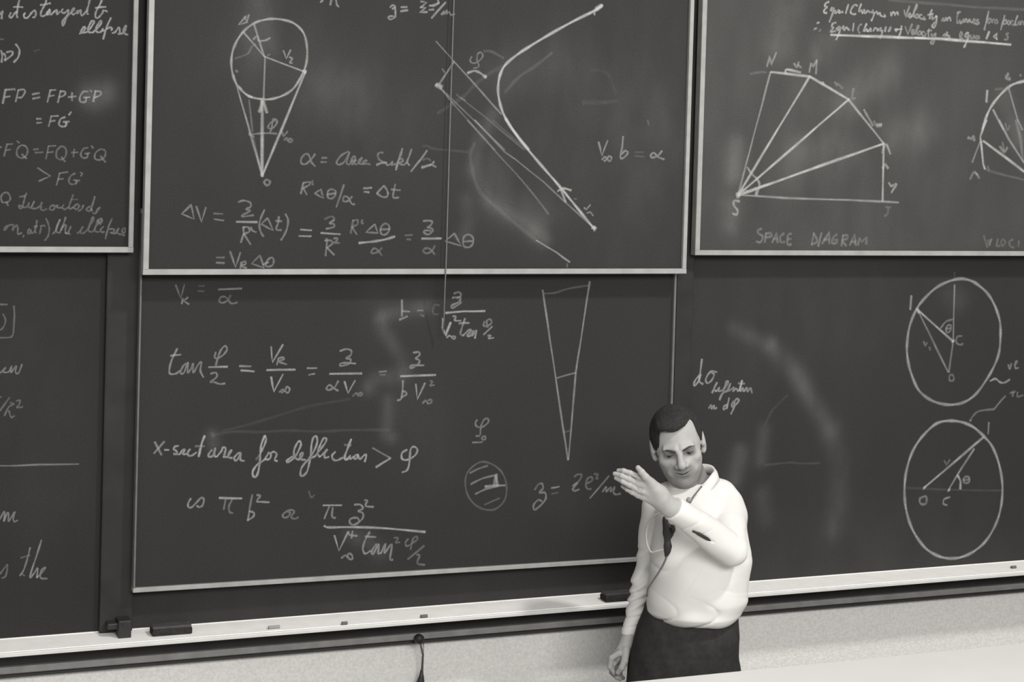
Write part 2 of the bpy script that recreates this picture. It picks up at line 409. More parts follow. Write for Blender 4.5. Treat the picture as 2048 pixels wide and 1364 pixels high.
    (0.215, 0.00464, 1, '5842 18281 6006 18451 5925 18323 6092 18319 6173 18491 6156 18296 6299 18488 6281 18315 6366 18269 6466 18528'),
    (0.14, 0.00465, 0, '6128 17557 5863 17174'),
    (0.14, 0.00465, 1, '5992 17018 6113 17275 6258 17358 6152 17404'),
    (0.14, 0.00465, 1, '6115 17166 6182 16968 6286 17008'),
    (0.14, 0.00466, 1, '6319 17443 6424 17462 6406 17332 6344 17246 6512 17263'),
    (0.14, 0.00464, 1, '5856 17565 5897 17586'),
    (0.215, 0.00465, 0, '5895 15538 6435 15520 6979 15525 8181 15491'),
    (0.215, 0.00466, 1, '5926 13947 6029 14165 6057 14108 6035 13885'),
    (0.215, 0.00466, 1, '6035 13885 6138 14132 6167 14046 6170 13877 6275 14040 6354 14148 6303 13982 6332 13857 6440 13891'),
    (0.14, 0.00467, 1, '5957 12319 6115 12533 6169 12558 6121 12252 6014 12191'),
    (0.215, 0.00471, 1, '6810 13053 6735 12719 6633 12387 6527 12225'),
    (0.14, 0.00469, 1, '6544 12759 6815 12827'),
    (0.14, 0.0047, 1, '6581 12277 6664 12216'),
    (0.247, 0.00472, 1, '7134 13259 7006 12815 6852 12316 6828 12148 6962 12309 7042 12417 7020 12135'),
    (0.215, 0.00472, 1, '7020 12135 7181 12294 7261 12431 7152 12353 7130 12128 7322 12087'),
  ]),
  ('CU', 'chalk_diagram', 'chalk oval diagram tapering to a point O with an upward arrow', [
    (0.376, 0.00644, 1, '13554 29049 13170 28976 12901 28852 12627 28617 12419 28298 12301 27962 12279 27608 12345 27257 12473 26997 12680 26783 12887 26658 13182 26602 13410 26596 13682 26650 14000 26787 14270 27020 14513 27455 14619 27841 14607 28289 14506 28642 14316 28857 14036 28999 13554 29049'),
    (0.261, 0.00563, 0, '12946 28854 13287 27895'),
    (0.261, 0.00562, 0, '12628 28595 13287 27895'),
    (0.316, 0.00566, 0, '13287 27895 14535 27488'),
    (0.261, 0.00566, 0, '13310 27896 13296 26606'),
    (0.353, 0.00836, 0, '13251 26582 13308 24268'),
    (0.353, 0.00772, 1, '13275 26538 13170 26201'),
    (0.353, 0.00772, 1, '13284 26539 13411 26187'),
    (0.247, 0.00643, 1, '13229 26537 13237 26226'),
    (0.281, 0.00561, 0, '12353 27302 13307 24312'),
    (0.392, 0.00652, 0, '14604 27526 13329 24313'),
    (0.104, 0.00564, 0, '12844 26568 12980 25595'),
    (0.082, 0.00565, 0, '12982 25507 13259 24401'),
    (0.185, 0.00564, 1, '12869 25504 13117 25546 13390 25571 13732 25563'),
    (0.185, 0.00564, 1, '12868 25570 13029 25441'),
    (0.247, 0.00562, 0, '12742 28910 12474 28808 12692 29084'),
    (0.247, 0.00561, 0, '12648 29060 12719 28909 12781 29133'),
    (0.104, 0.00563, 1, '12809 27984 12895 28165 13006 28259'),
    (0.082, 0.0056, 1, '12386 27789 12698 27913 12809 27984'),
    (0.247, 0.00563, 1, '12935 28389 13045 28505 13094 28352'),
    (0.247, 0.00565, 1, '13140 28354 13320 28385 13455 28467'),
    (0.261, 0.00569, 0, '13875 28099 13973 27858 14104 28131'),
    (0.261, 0.0057, 1, '14064 27906 14157 27866 14090 27751 14160 27732'),
    (0.129, 0.00566, 1, '13377 27921 13467 27969'),
    (0.185, 0.00569, 1, '13699 25995 13519 25878 13454 25742 13568 25723 13703 25839 13722 25973 13607 25992 13568 25746 13517 25588'),
    (0.156, 0.0057, 0, '13891 25621 13940 25488 14074 25648'),
    (0.156, 0.00571, 1, '13966 25377 14033 25446 14081 25358 14149 25426 14219 25384 14175 25315 14081 25358'),
    (0.185, 0.00646, 1, '13447 24159 13380 24091 13428 23993 13528 24013 13554 24103 13447 24159'),
    (0.392, 0.01032, 1, '13297 24334 13317 24254'),
    (0.316, 0.00769, 1, '12827 26678 12932 26651'),
    (0.316, 0.00766, 1, '12519 26955 12597 26869'),
    (0.185, 0.00637, 1, '12417 27437 12477 27386'),
    (0.392, 0.00782, 1, '14511 27523 14583 27436'),
  ]),
  ('CU', 'chalk_equation', 'chalk line z equals Z e squared over m at the top of the board', [
    (0.261, 0.00549, 0, '15079 29703 15000 29632'),
    (0.261, 0.00551, 1, '15347 29718 15316 29559'),
    (0.261, 0.00552, 1, '15499 29727 15526 29593 15587 29518'),
    (0.261, 0.00562, 1, '17245 29596 17339 29670 17412 29628 17318 29543'),
    (0.261, 0.00563, 1, '17413 29605 17431 29378 17421 29309 17279 29222 17193 29286 17300 29326 17432 29321'),
    (0.261, 0.00564, 0, '17605 29620 17810 29632'),
    (0.261, 0.00564, 0, '17596 29490 17836 29537'),
    (0.261, 0.00568, 0, '18240 29834 18448 29811 18258 29651'),
    (0.261, 0.00568, 0, '18233 29650 18428 29661 18226 29489 18481 29514'),
    (0.261, 0.00569, 0, '18536 29712 18718 29768 18863 29822'),
    (0.261, 0.00571, 1, '18812 29912 18839 29821 18695 29721 18548 29725'),
    (0.261, 0.00569, 0, '18527 29585 18698 29606'),
    (0.261, 0.00573, 0, '19083 29858 18620 29326'),
    (0.261, 0.00572, 0, '18947 29458 19042 29578 19021 29462 19139 29607 19118 29490 19215 29565 19267 29452 19389 29505'),
  ]),
  ('CU', 'chalk_diagram', 'chalk hyperbola with arrowhead and thin straight asymptotes', [
    (0.473, 0.00792, 1, '24531 30069 24299 29895 23526 29497 22761 29068 22004 28607 21554 28305 21183 27989 21021 27719 20944 27365 20955 27014 21053 26631 21235 26250 21592 25766 22067 25269'),
    (0.432, 0.01149, 1, '24299 29913 24492 30049'),
    (0.316, 0.00718, 1, '24259 29911 24245 29731'),
    (0.215, 0.0049, 0, '18794 28615 21079 26386'),
    (0.215, 0.00685, 1, '19420 28002 18924 27253'),
    (0.473, 0.01362, 1, '18833 27250 19019 27170'),
    (0.129, 0.00491, 1, '19021 27760 19116 27642'),
    (0.185, 0.00491, 0, '18983 27151 19383 26714'),
    (0.156, 0.00491, 0, '19002 27135 21227 25249'),
    (0.129, 0.00493, 0, '19383 26714 20886 25240'),
    (0.095, 0.00494, 0, '19524 26963 20554 26264 21914 25265'),
    (0.104, 0.00495, 1, '19676 26864 19846 26783'),
    (0.353, 0.00688, 1, '19876 27655 20098 27734 20287 27690 20440 27591 20516 27559'),
    (0.353, 0.00969, 1, '20460 27557 20523 27577'),
    (0.185, 0.00496, 1, '20010 28184 19958 28060 20054 27977 20239 28037 20384 28218 20305 28337 20196 28245 20202 28035 20261 27933 20207 27843 20077 27821'),
    (0.061, 0.0083, 1, '20417 28377 20680 28371 21102 28179'),
    (0.036, 0.01092, 1, '18913 26352 19713 26865 20076 27227 20515 27594 21071 27932'),
    (0.05, 0.00977, 1, '21172 27092 21652 27604 22215 27980 22780 28430'),
    (0.014, 0.01006, 1, '24165 27918 24520 27933 24843 27766 25101 27199'),
    (0.024, 0.01291, 0, '23923 26852 24792 26899 25188 26967'),
    (0.473, 0.00768, 1, '21224 26253 21594 25781 22087 25222 22681 24616 23180 24115 23734 23522 24292 22924 24470 22746'),
    (0.353, 0.00713, 1, '23180 24115 23414 23607'),
    (0.353, 0.00713, 1, '23112 23958 23327 24051 23597 23988'),
    (0.392, 0.00723, 1, '24371 22767 24543 22769'),
    (0.392, 0.00723, 1, '24467 22835 24472 22678'),
    (0.185, 0.00498, 0, '20171 26177 21233 25180 21619 24947 22596 24260 23340 23650 24394 22812'),
    (0.129, 0.00496, 0, '19916 26169 20951 25151 21632 24507 22372 23726 22821 23199'),
    (0.073, 0.00501, 0, '20779 26196 21309 25795 22087 25222'),
    (0.043, 0.01107, 1, '20193 25438 20062 25130 20097 24739 20227 24263 20473 23830 21003 23400 21681 22879 22414 22354'),
    (0.281, 0.0051, 0, '22414 22354 23150 21957 23622 21645'),
    (0.129, 0.00516, 0, '23526 21600 23530 21475'),
    (0.03, 0.00816, 1, '18446 25307 18629 25312 18814 25230 19969 25150'),
    (0.082, 0.00529, 0, '26298 26364 26338 26206'),
    (0.247, 0.00519, 0, '24079 23436 24155 23370 24297 23529'),
    (0.247, 0.00519, 1, '24183 23258 24305 23282 24407 23171'),
    (0.129, 0.00517, 1, '23703 23722 23801 23710'),
  ]),
  ('CU', 'chalk_equation', 'chalk equation V infinity b equals alpha', [
    (0.247, 0.00607, 0, '24527 25593 24665 25149 24856 25647'),
    (0.247, 0.00608, 1, '24669 25014 24765 25106 24867 25019 24967 24976 25013 25089 24913 25132 24842 25018 24744 24971'),
    (0.247, 0.00612, 1, '25413 25796 25390 25436 25336 25097 25461 25099 25606 25260 25504 25326 25382 25210'),
    (0.061, 0.00615, 0, '25855 25289 26182 25297'),
    (0.061, 0.00615, 0, '25859 25167 26212 25148'),
    (0.247, 0.00621, 1, '26863 25358 26716 25196 26516 25123 26438 25189 26561 25283 26718 25150 26949 25074'),
  ]),
  ('CU', 'chalk_text', 'chalk line alpha equals area swept per sec', [
    (0.173, 0.00551, 1, '14957 24978 14831 24802 14656 24656 14526 24685 14522 24826 14648 24971 14763 24926 14833 24738 14967 24590'),
    (0.173, 0.00552, 0, '15172 24856 15336 24860'),
    (0.173, 0.00552, 0, '15143 24729 15323 24733'),
    (0.173, 0.00557, 1, '16021 25082 15794 24950 15650 24756 15702 24662 15865 24729 15992 24923 16055 25067 15964 24731 16065 24670'),
    (0.173, 0.00558, 1, '16098 24686 16177 24815 16148 24672 16228 24785 16293 24818'),
    (0.173, 0.00558, 1, '16086 24713 16167 24914 16237 24899 16224 24716 16329 24701 16447 24854 16463 24888 16378 24836 16363 24719 16485 24705 16622 24808 16518 24789 16503 24705 16660 24708 16730 24676'),
    (0.173, 0.00563, 1, '17141 25062 17035 25068 16967 24983 17023 24850 17113 24802'),
    (0.247, 0.0067, 1, '16940 24681 17114 24751 17255 24754'),
    (0.173, 0.00564, 1, '17254 24771 17274 24688 17379 24707 17465 24793 17432 24691 17555 24727'),
    (0.247, 0.00675, 1, '17772 25212 17724 25034 17625 24746 17578 24534'),
    (0.173, 0.00567, 1, '17675 24881 17781 24884 17800 24817 17678 24764 17821 24699 17926 24769'),
    (0.247, 0.00569, 1, '18074 25202 18009 24990 17943 24803 18017 24686'),
    (0.247, 0.00572, 0, '18593 25172 18386 24880 18076 24494'),
    (0.082, 0.00571, 1, '18458 24865 18600 24919 18727 24854'),
    (0.316, 0.00816, 0, '18429 24636 18571 24673 18731 24718'),
    (0.247, 0.00573, 1, '18731 24718 18836 24822 18785 24719 18913 24654'),
  ]),
  ('CU', 'chalk_equation', 'chalk equation R squared delta theta over alpha equals delta t', [
    (0.185, 0.00549, 1, '14606 24088 14533 23740'),
    (0.185, 0.00549, 1, '14599 24078 14784 24107 14802 24028 14594 23914'),
    (0.185, 0.00549, 1, '14610 23915 14729 23712'),
    (0.129, 0.00551, 1, '14849 24108 14897 24140 14883 24045 14932 24040'),
    (0.185, 0.00552, 0, '14972 23762 15164 23892 15253 23624 14972 23762'),
    (0.185, 0.00554, 1, '15476 23897 15380 23800 15400 23642 15516 23612 15628 23709 15625 23852 15476 23897'),
    (0.185, 0.00554, 0, '15381 23737 15627 23772'),
    (0.185, 0.00557, 0, '15900 24047 15671 23344'),
    (0.185, 0.00558, 1, '16174 23685 16062 23556 15930 23522 15879 23585 15926 23681 16042 23651 16163 23462 16263 23447'),
    (0.281, 0.00667, 0, '16533 23945 16799 23966'),
    (0.247, 0.00667, 0, '16552 23834 16720 23821'),
    (0.185, 0.00564, 0, '17200 24036 16971 23792'),
    (0.185, 0.00563, 1, '16971 23792 17159 23683 17310 23701 17341 23798'),
    (0.185, 0.00565, 1, '17341 23798 17287 23925 17200 24036'),
    (0.185, 0.00566, 1, '17569 24091 17524 23865 17513 23672 17699 23674'),
    (0.185, 0.00566, 1, '17438 23928 17743 23900'),
  ]),
  ('CU', 'chalk_equation', 'chalk equation for delta V in three rows with fractions', [
    (0.197, 0.00543, 0, '11157 23367 10886 23088 11260 22938 11157 23367'),
    (0.197, 0.00544, 0, '11313 23323 11489 22847 11609 23296'),
    (0.129, 0.00547, 0, '11847 23113 12129 23101'),
    (0.197, 0.00547, 0, '11867 22943 12165 22900'),
    (0.197, 0.00551, 1, '12592 23463 12764 23512 12956 23452 12975 23328 12834 23248 12962 23203 12868 23140 12712 23060 12776 23030 13076 23073'),
    (0.316, 0.00589, 0, '12543 22866 13193 22862'),
    (0.197, 0.00552, 1, '12768 22703 12773 22516 12700 22235'),
    (0.197, 0.00552, 1, '12752 22703 12911 22704 12961 22580 12789 22500'),
    (0.197, 0.00553, 1, '12789 22500 13003 22180'),
    (0.197, 0.00554, 1, '13006 22705 13040 22611 13168 22550'),
    (0.197, 0.00556, 1, '13406 23239 13301 22988 13259 22769 13312 22551 13401 22420'),
    (0.197, 0.00556, 0, '13508 22990 13322 22801 13694 22616 13508 22990'),
    (0.197, 0.00558, 1, '13860 23041 13848 22868 13789 22648 13950 22624'),
    (0.197, 0.00558, 0, '13767 22905 13960 22900'),
    (0.197, 0.0056, 1, '14067 23121 14152 22934 14126 22682 14035 22461 13942 22319'),
    (0.316, 0.00563, 0, '14547 22647 14905 22625'),
    (0.316, 0.00563, 0, '14504 22448 14894 22441'),
    (0.129, 0.00548, 0, '11956 21783 12207 21783'),
    (0.197, 0.00548, 0, '11960 21628 12211 21612'),
    (0.197, 0.0055, 0, '12376 21970 12560 21488 12692 21939'),
    (0.197, 0.00553, 1, '12731 21628 12703 21456'),
    (0.197, 0.00552, 1, '12715 21628 12841 21659 12859 21581 12733 21534 12893 21456'),
    (0.197, 0.00556, 0, '13297 21847 13049 21597 13434 21471 13297 21847'),
    (0.197, 0.00558, 1, '13666 21785 13540 21706 13480 21550 13577 21503 13704 21565 13732 21706 13666 21785'),
    (0.197, 0.00556, 1, '13384 21565 13574 21644'),
    (0.104, 0.00567, 1, '15303 22975 15514 23057 15615 22978 15470 22850'),
    (0.197, 0.00569, 1, '15615 22947 15470 22850 15619 22820 15588 22724 15360 22675'),
    (0.316, 0.00567, 0, '15199 22547 15825 22510'),
    (0.197, 0.00567, 1, '15336 22310 15401 22342 15365 21834'),
    (0.197, 0.00567, 1, '15336 22310 15533 22311 15569 22216 15408 22088'),
    (0.197, 0.00568, 1, '15408 22088 15643 21866'),
    (0.197, 0.00569, 1, '15614 22375 15729 22391 15698 22296 15634 22248 15799 22239'),
    (0.14, 0.00572, 1, '16227 22952 16155 22537'),
    (0.14, 0.00572, 1, '16210 22936 16359 22954 16363 22826 16183 22729'),
    (0.197, 0.00572, 1, '16199 22729 16355 22506'),
    (0.129, 0.00574, 1, '16478 22891 16526 22955 16512 22859 16562 22844'),
    (0.197, 0.00577, 0, '16930 22831 16653 22572 17038 22559 16930 22831'),
    (0.197, 0.00579, 1, '17249 22849 17118 22704 17157 22528 17291 22512 17406 22642 17385 22802 17249 22849'),
    (0.197, 0.00578, 0, '17119 22672 17422 22680'),
    (0.353, 0.00667, 1, '16428 22242 16861 22285 17262 22351 17597 22450'),
    (0.14, 0.00578, 1, '17185 22094 17070 21981 16904 21917 16836 21981 16934 22077 17036 22029 17192 21853'),
    (0.129, 0.00583, 0, '17935 22484 18173 22502'),
    (0.129, 0.00583, 0, '17989 22362 18126 22356'),
    (0.197, 0.00586, 1, '18519 22941 18707 22959 18829 22912 18746 22781 18662 22748 18800 22717 18853 22652 18719 22521 18546 22585 18613 22650 18785 22635'),
    (0.316, 0.00586, 0, '18483 22390 19153 22400'),
    (0.14, 0.00589, 1, '18936 22165 18837 22002 18668 21921 18545 22001 18629 22083 18766 22067 18943 21889'),
    (0.197, 0.00593, 0, '19582 22559 19277 22313 19819 22168 19582 22559'),
    (0.197, 0.00595, 1, '20053 22530 19898 22430 19906 22169 20082 22120 20219 22236 20213 22432 20053 22530'),
    (0.197, 0.00595, 0, '19902 22300 20199 22317'),
  ]),
  ('CL', 'chalk_equation', 'faint chalk V R over a bar and alpha, cut by the board above', [
    (0.156, 0.00509, 0, '10872 20909 11037 20504 11137 20924'),
    (0.247, 0.00511, 1, '11094 20503 11073 20332'),
    (0.247, 0.00512, 0, '11256 20533 11117 20425 11292 20314'),
    (0.082, 0.00513, 0, '11577 20875 11750 20874'),
    (0.104, 0.00513, 0, '11549 20719 11738 20708'),
    (0.247, 0.00516, 0, '12179 20762 12911 20790'),
    (0.156, 0.00519, 1, '12565 20587 12489 20446 12332 20353 12220 20401 12264 20526 12423 20525 12587 20335 12778 20365'),
  ]),
  ('CL', 'chalk_equation', 'chalk equation tan phi over two equals V R over V infinity and two more fractions', [
    (0.247, 0.00536, 1, '10963 18977 10800 18622 10743 18373 10762 18217 10934 18213 11057 18304'),
    (0.247, 0.00535, 0, '10766 18762 11077 18788'),
    (0.247, 0.00538, 1, '11239 18519 11147 18427 11074 18241 11183 18239 11301 18549 11293 18236 11400 18359'),
    (0.247, 0.00539, 1, '11400 18359 11459 18514 11465 18232 11617 18479 11710 18540 11684 18290 11784 18083'),
    (0.247, 0.00543, 1, '12145 18846 12117 18689 12213 18655 12401 18778 12493 18934 12427 19029 12303 18906 12213 18655 12155 18436'),
    (0.353, 0.00542, 0, '11934 18388 12522 18391'),
    (0.247, 0.00542, 1, '12002 18188 12160 18216 12195 18089 12008 17936 12103 17934 12295 17866 12454 17878'),
    (0.247, 0.00547, 0, '12889 18405 13258 18387'),
    (0.353, 0.006, 0, '12940 18268 13359 18226'),
    (0.316, 0.00553, 0, '13874 18988 13925 18494 14247 19045'),
    (0.247, 0.00554, 1, '14111 18617 14067 18411'),
    (0.247, 0.00554, 1, '14111 18617 14257 18646 14275 18582 14130 18521 14377 18420'),
    (0.353, 0.00552, 0, '13746 18259 14660 18254'),
    (0.353, 0.00553, 0, '13897 18048 13990 17584 14270 18119'),
    (0.247, 0.00555, 1, '14170 17563 14266 17640 14365 17574 14448 17539 14494 17650 14411 17732 14348 17622 14236 17545'),
    (0.247, 0.0056, 0, '15037 18294 15351 18287'),
    (0.247, 0.0056, 0, '15092 18077 15290 18111'),
    (0.247, 0.00565, 1, '16083 18804 16282 18865 16452 18813 16439 18668 16290 18574 16442 18538 16395 18410 16129 18334 16126 18415 16294 18428 16614 18398'),
    (0.353, 0.00564, 0, '15767 18094 16825 18082'),
    (0.247, 0.00566, 1, '16057 17867 15945 17676 15747 17584 15679 17651 15776 17745 15912 17645 16065 17550'),
    (0.316, 0.00567, 0, '16259 17846 16386 17470 16611 17870'),
    (0.156, 0.00569, 1, '16540 17368 16656 17463 16759 17378 16859 17424 16790 17475 16692 17380'),
    (0.185, 0.00573, 0, '17384 18121 17639 18138'),
    (0.104, 0.00574, 0, '17420 18029 17608 18018'),
    (0.247, 0.0058, 1, '18517 18710 18707 18722 18727 18623 18608 18527 18732 18459 18683 18328 18461 18218 18459 18300 18892 18297'),
    (0.353, 0.00578, 0, '18107 17964 19302 17978'),
    (0.247, 0.00578, 1, '18196 17830 18189 17486 18144 17241 18025 17195'),
    (0.247, 0.00578, 1, '18159 17290 18312 17368 18310 17450 18189 17486'),
    (0.316, 0.00581, 0, '18631 17704 18697 17209 18943 17729'),
    (0.156, 0.00584, 1, '19115 17791 19186 17756 19119 17642 19259 17655'),
    (0.156, 0.00582, 1, '18874 17072 18976 17168 19066 17066 19170 17096 19167 17195 19063 17165'),
  ]),
  ('CL', 'chalk_equation', 'chalk equation b equals a fraction over V infinity squared tan phi over two', [
    (0.247, 0.00576, 0, '18091 20403 18105 19879'),
    (0.247, 0.00576, 1, '18023 19766 18295 19877'),
    (0.247, 0.00577, 1, '18101 20043 18360 20024'),
    (0.185, 0.0058, 0, '18618 20054 18808 20052'),
    (0.129, 0.0058, 0, '18725 19922 18848 19871'),
    (0.073, 0.00584, 1, '19361 20212 19203 20230 19139 20033 19194 19933 19334 19932'),
    (0.247, 0.00586, 1, '19841 20588 20016 20637 20089 20520 19951 20438'),
    (0.247, 0.00586, 1, '19792 20456 20056 20471 20025 20322 19782 20208 19802 20125 19992 20223 20113 20321'),
    (0.392, 0.00641, 0, '19578 19969 20210 20015 20938 20015'),
    (0.353, 0.00696, 0, '19495 19798 19486 19501 19599 19235 19762 19663'),
    (0.247, 0.00586, 1, '19636 19168 19739 19233 19847 19148 19918 19131 19916 19213 19810 19198'),
    (0.247, 0.00587, 1, '19827 19860 19933 19843 19901 19727 20113 19708'),
    (0.247, 0.00589, 1, '20252 19789 20154 19492 20107 19293 20197 19226'),
    (0.247, 0.00588, 0, '20045 19626 20398 19638'),
    (0.353, 0.00589, 1, '20197 19226 20370 19389 20475 19404 20339 19224 20445 19222 20547 19387 20516 19221 20654 19385 20608 19136'),
    (0.185, 0.00593, 1, '20930 19681 20898 19548 21041 19530 21181 19645 21107 19746 21001 19680 21043 19480'),
    (0.247, 0.00595, 0, '21203 19511 20907 19248'),
    (0.247, 0.00594, 1, '21051 19213 21158 19211 21089 19129 21268 19142'),
  ]),
  ('CL', 'chalk_diagram', 'narrow chalk wedge standing on its point, two cross bars', [
    (0.261, 0.00576, 0, '22945 20687 23476 17921 24030 15033'),
    (0.261, 0.00585, 0, '24637 20962 24223 17951 24045 15056'),
    (0.104, 0.00576, 1, '22984 20569 23367 20590 23877 20729 24600 20834'),
    (0.215, 0.00581, 0, '23547 17777 24224 17937'),
    (0.073, 0.00583, 0, '23845 15967 24051 16007'),
  ]),
  ('CL', 'chalk_diagram', 'half-erased chalk lines meeting at a smudge above the x-sect line', [
    (0.033, 0.00777, 1, '12106 16304 12803 16387 13588 16343 14460 16359 15506 16290 16483 16303 17808 16256'),
    (0.024, 0.00779, 1, '12413 16416 13267 16602 14209 16851 15162 17102 16457 17284'),
    (0.043, 0.01165, 1, '12089 16366 12139 16242'),
  ]),
  ('CL', 'chalk_text', 'chalk line x-sect area for deflection greater than phi', [
    (0.247, 0.00559, 0, '10345 16163 10561 15750'),
    (0.247, 0.00561, 0, '10637 16164 10329 15809'),
    (0.353, 0.00561, 0, '10643 15906 10778 15896'),
    (0.353, 0.00564, 1, '11069 16012 10959 15992 10924 15920 11024 15842 10989 15770 10915 15773 11112 15752'),
    (0.353, 0.00564, 1, '11112 15752 11207 15884 11257 15882 11210 15761 11333 15756'),
    (0.353, 0.00566, 1, '11429 15900 11357 15804 11384 15704 11483 15700 11629 15793'),
    (0.432, 0.00646, 1, '11865 16291 11772 16035 11694 15655'),
    (0.156, 0.00567, 0, '11575 15980 11873 15969'),
    (0.353, 0.0057, 1, '12100 15849 12003 15729 12005 15642 12129 15674 12198 15894 12179 15672 12254 15632'),
    (0.353, 0.00571, 1, '12254 15632 12400 15812 12423 15898 12524 15882 12479 15660 12455 15611'),
    (0.353, 0.00572, 1, '12455 15611 12605 15630 12701 15800 12652 15777 12605 15605 12732 15575'),
    (0.353, 0.00575, 1, '13005 15725 12892 15693 12795 15572 12822 15496 12909 15530 13001 15701 12990 15514 13112 15464'),
    (0.392, 0.00632, 1, '13741 16229 13644 15977 13618 15733 13605 15446 13561 15121 13482 14950 13397 15005 13394 15149 13514 15328 13637 15404 13780 15501'),
    (0.353, 0.0058, 1, '13741 16229 13786 16115 13728 15912 13639 15732'),
    (0.129, 0.00578, 1, '13479 15493 13590 15631'),
    (0.353, 0.0058, 1, '13860 15661 13780 15521 13822 15478 13926 15515 13944 15637 13859 15702'),
    (0.353, 0.00581, 1, '13943 15679 14046 15715 14132 15630 14073 15468 14159 15413'),
    (0.353, 0.00586, 1, '14785 15603 14680 15566 14473 15431 14475 15369 14600 15425 14744 15564 14885 15847 14892 15971 14817 16004 14716 15833 14678 15649 14746 15481 14853 15435'),
    (0.353, 0.00587, 1, '14853 15435 14956 15555 14953 15648 14891 15599 14895 15454 15065 15416'),
    (0.353, 0.00588, 1, '15150 15423 15334 15705 15423 15971 15387 16138 15302 16121 15243 15916 15229 15668 15193 15380 15117 15052 14972 14914 14907 14979 14944 15184 15150 15423 15360 15518'),
    (0.353, 0.0059, 1, '15360 15518 15505 15699 15691 15940 15709 16064 15623 16067 15522 15864 15443 15618 15510 15491'),
    (0.353, 0.0059, 1, '15510 15491 15636 15590 15760 15730 15678 15609 15682 15463 15810 15479'),
    (0.353, 0.00593, 1, '16020 15636 15916 15516 15962 15389 16092 15363 16262 15439'),
    (0.432, 0.00678, 1, '16528 16013 16427 15745 16326 15457 16372 15372 16499 15450'),
    (0.156, 0.00595, 0, '16305 15844 16533 15814'),
    (0.353, 0.00596, 1, '16499 15450 16498 15513 16523 15387 16629 15466'),
    (0.353, 0.00598, 1, '16693 15505 16630 15424 16696 15379 16759 15461 16714 15525'),
    (0.353, 0.00598, 1, '16757 15523 16827 15374 16954 15473 17041 15491 16992 15273'),
    (0.215, 0.00601, 0, '17237 15709 17851 15358'),
    (0.353, 0.00687, 0, '17851 15358 17367 15088'),
    (0.353, 0.00608, 1, '18397 15609 18228 15506 18233 15324 18406 15280 18670 15415 18742 15595 18624 15691 18512 15604 18485 15204 18415 14952 18245 14886'),
  ]),
  ('CL', 'chalk_equation', 'chalk line is pi b squared or pi z squared over V tan squared phi over two', [
    (0.261, 0.00554, 1, '11488 14391 11405 14247 11420 14123 11519 14118 11665 14259 11810 14400 11886 14322 11841 14151 11743 14106 11667 14160'),
    (0.392, 0.00624, 0, '12359 14360 13065 14308'),
    (0.185, 0.0056, 1, '12561 14313 12506 13992'),
    (0.185, 0.00562, 1, '12762 14290 12667 14083 12696 13907 12798 13865'),
    (0.215, 0.00565, 1, '13391 14409 13324 14024 13271 13614'),
    (0.261, 0.00565, 1, '13302 13900 13456 13842 13433 13718 13258 13615'),
    (0.261, 0.00566, 1, '13531 14390 13646 14371 13573 14262 13549 14188 13702 14168 13933 14144'),
    (0.185, 0.00572, 1, '14505 13837 14378 13743 14407 13640 14535 13659 14609 13781 14505 13837 14659 13867 14738 13800 14638 13653 14769 13583 14872 13628'),
    (0.082, 0.00576, 1, '15190 14433 15268 14233 15377 14299'),
    (0.353, 0.00579, 0, '15662 13962 16274 13931'),
    (0.261, 0.0058, 1, '15866 13916 15710 13530'),
    (0.261, 0.00581, 1, '15978 13874 15967 13587 16080 13538'),
    (0.261, 0.00585, 1, '16684 13928 16890 13917 16969 13787 16820 13722 16972 13642 16959 13462 16719 13294 16569 13339 16565 13483 16789 13507 16867 13394'),
    (0.261, 0.00587, 1, '17018 14055 17112 14032 17060 13872 17325 13822'),
    (0.408, 0.00647, 1, '15715 13314 15865 13252 16460 13229 17589 13137 19086 12924'),
    (0.316, 0.00581, 0, '16057 12989 16218 12494 16501 13072'),
    (0.261, 0.00584, 0, '16519 13089 16541 12979 16804 12928'),
    (0.261, 0.00585, 0, '16650 13099 16618 12866'),
    (0.261, 0.00583, 1, '16299 12255 16446 12336 16561 12220 16655 12196 16652 12323 16538 12384 16485 12261'),
    (0.261, 0.00588, 1, '17214 13031 17071 12768 17002 12518 17082 12350 17268 12430'),
    (0.261, 0.00587, 0, '17068 12895 17427 12856'),
    (0.261, 0.0059, 1, '17451 12636 17306 12427 17347 12316 17527 12632 17516 12342 17611 12336'),
    (0.261, 0.00591, 1, '17611 12336 17755 12618 17725 12329 17964 12606 17920 12135 18016 12092'),
    (0.156, 0.00593, 1, '18035 12802 18169 12776 18096 12652 18230 12644'),
    (0.129, 0.00596, 1, '18514 12737 18422 12615 18483 12502 18672 12600 18823 12701 18782 12795 18669 12710 18601 12385'),
    (0.156, 0.006, 0, '19060 12485 18513 12079'),
    (0.156, 0.00598, 1, '18817 12206 18914 12182 18844 11930 19097 11859'),
  ]),
  ('CL', 'chalk_diagram', 'small hatched chalk oval with a phi above it', [
    (0.185, 0.00566, 1, '20767 16485 20705 16382 20773 16259 20967 16252 21157 16397 21121 16519 20993 16463 20902 16254 20878 15983 20734 15958'),
    (0.185, 0.00567, 1, '20993 15933 20945 15890 20996 15827 21076 15855 21057 15931 20993 15933'),
    (0.185, 0.00565, 0, '20627 15751 20917 15746'),
    (0.185, 0.00567, 1, '20917 15746 20981 15773'),
    (0.109, 0.00569, 1, '21261 15044 20936 15103 20619 14936 20434 14672 20428 14310 20550 13972 20816 13686 21176 13531 21501 13544 21787 13788 21867 14150 21798 14519 21593 14832 21261 15044'),
    (0.185, 0.00565, 1, '20560 14757 20878 14894 21183 14972'),
    (0.215, 0.00566, 1, '20602 14392 20984 14556 21468 14656'),
    (0.316, 0.0071, 0, '21105 14293 21478 14306 21804 14299'),
    (0.215, 0.00567, 1, '20773 14067 21156 14215 21544 14272'),
    (0.104, 0.00569, 0, '21106 13701 21621 13888'),
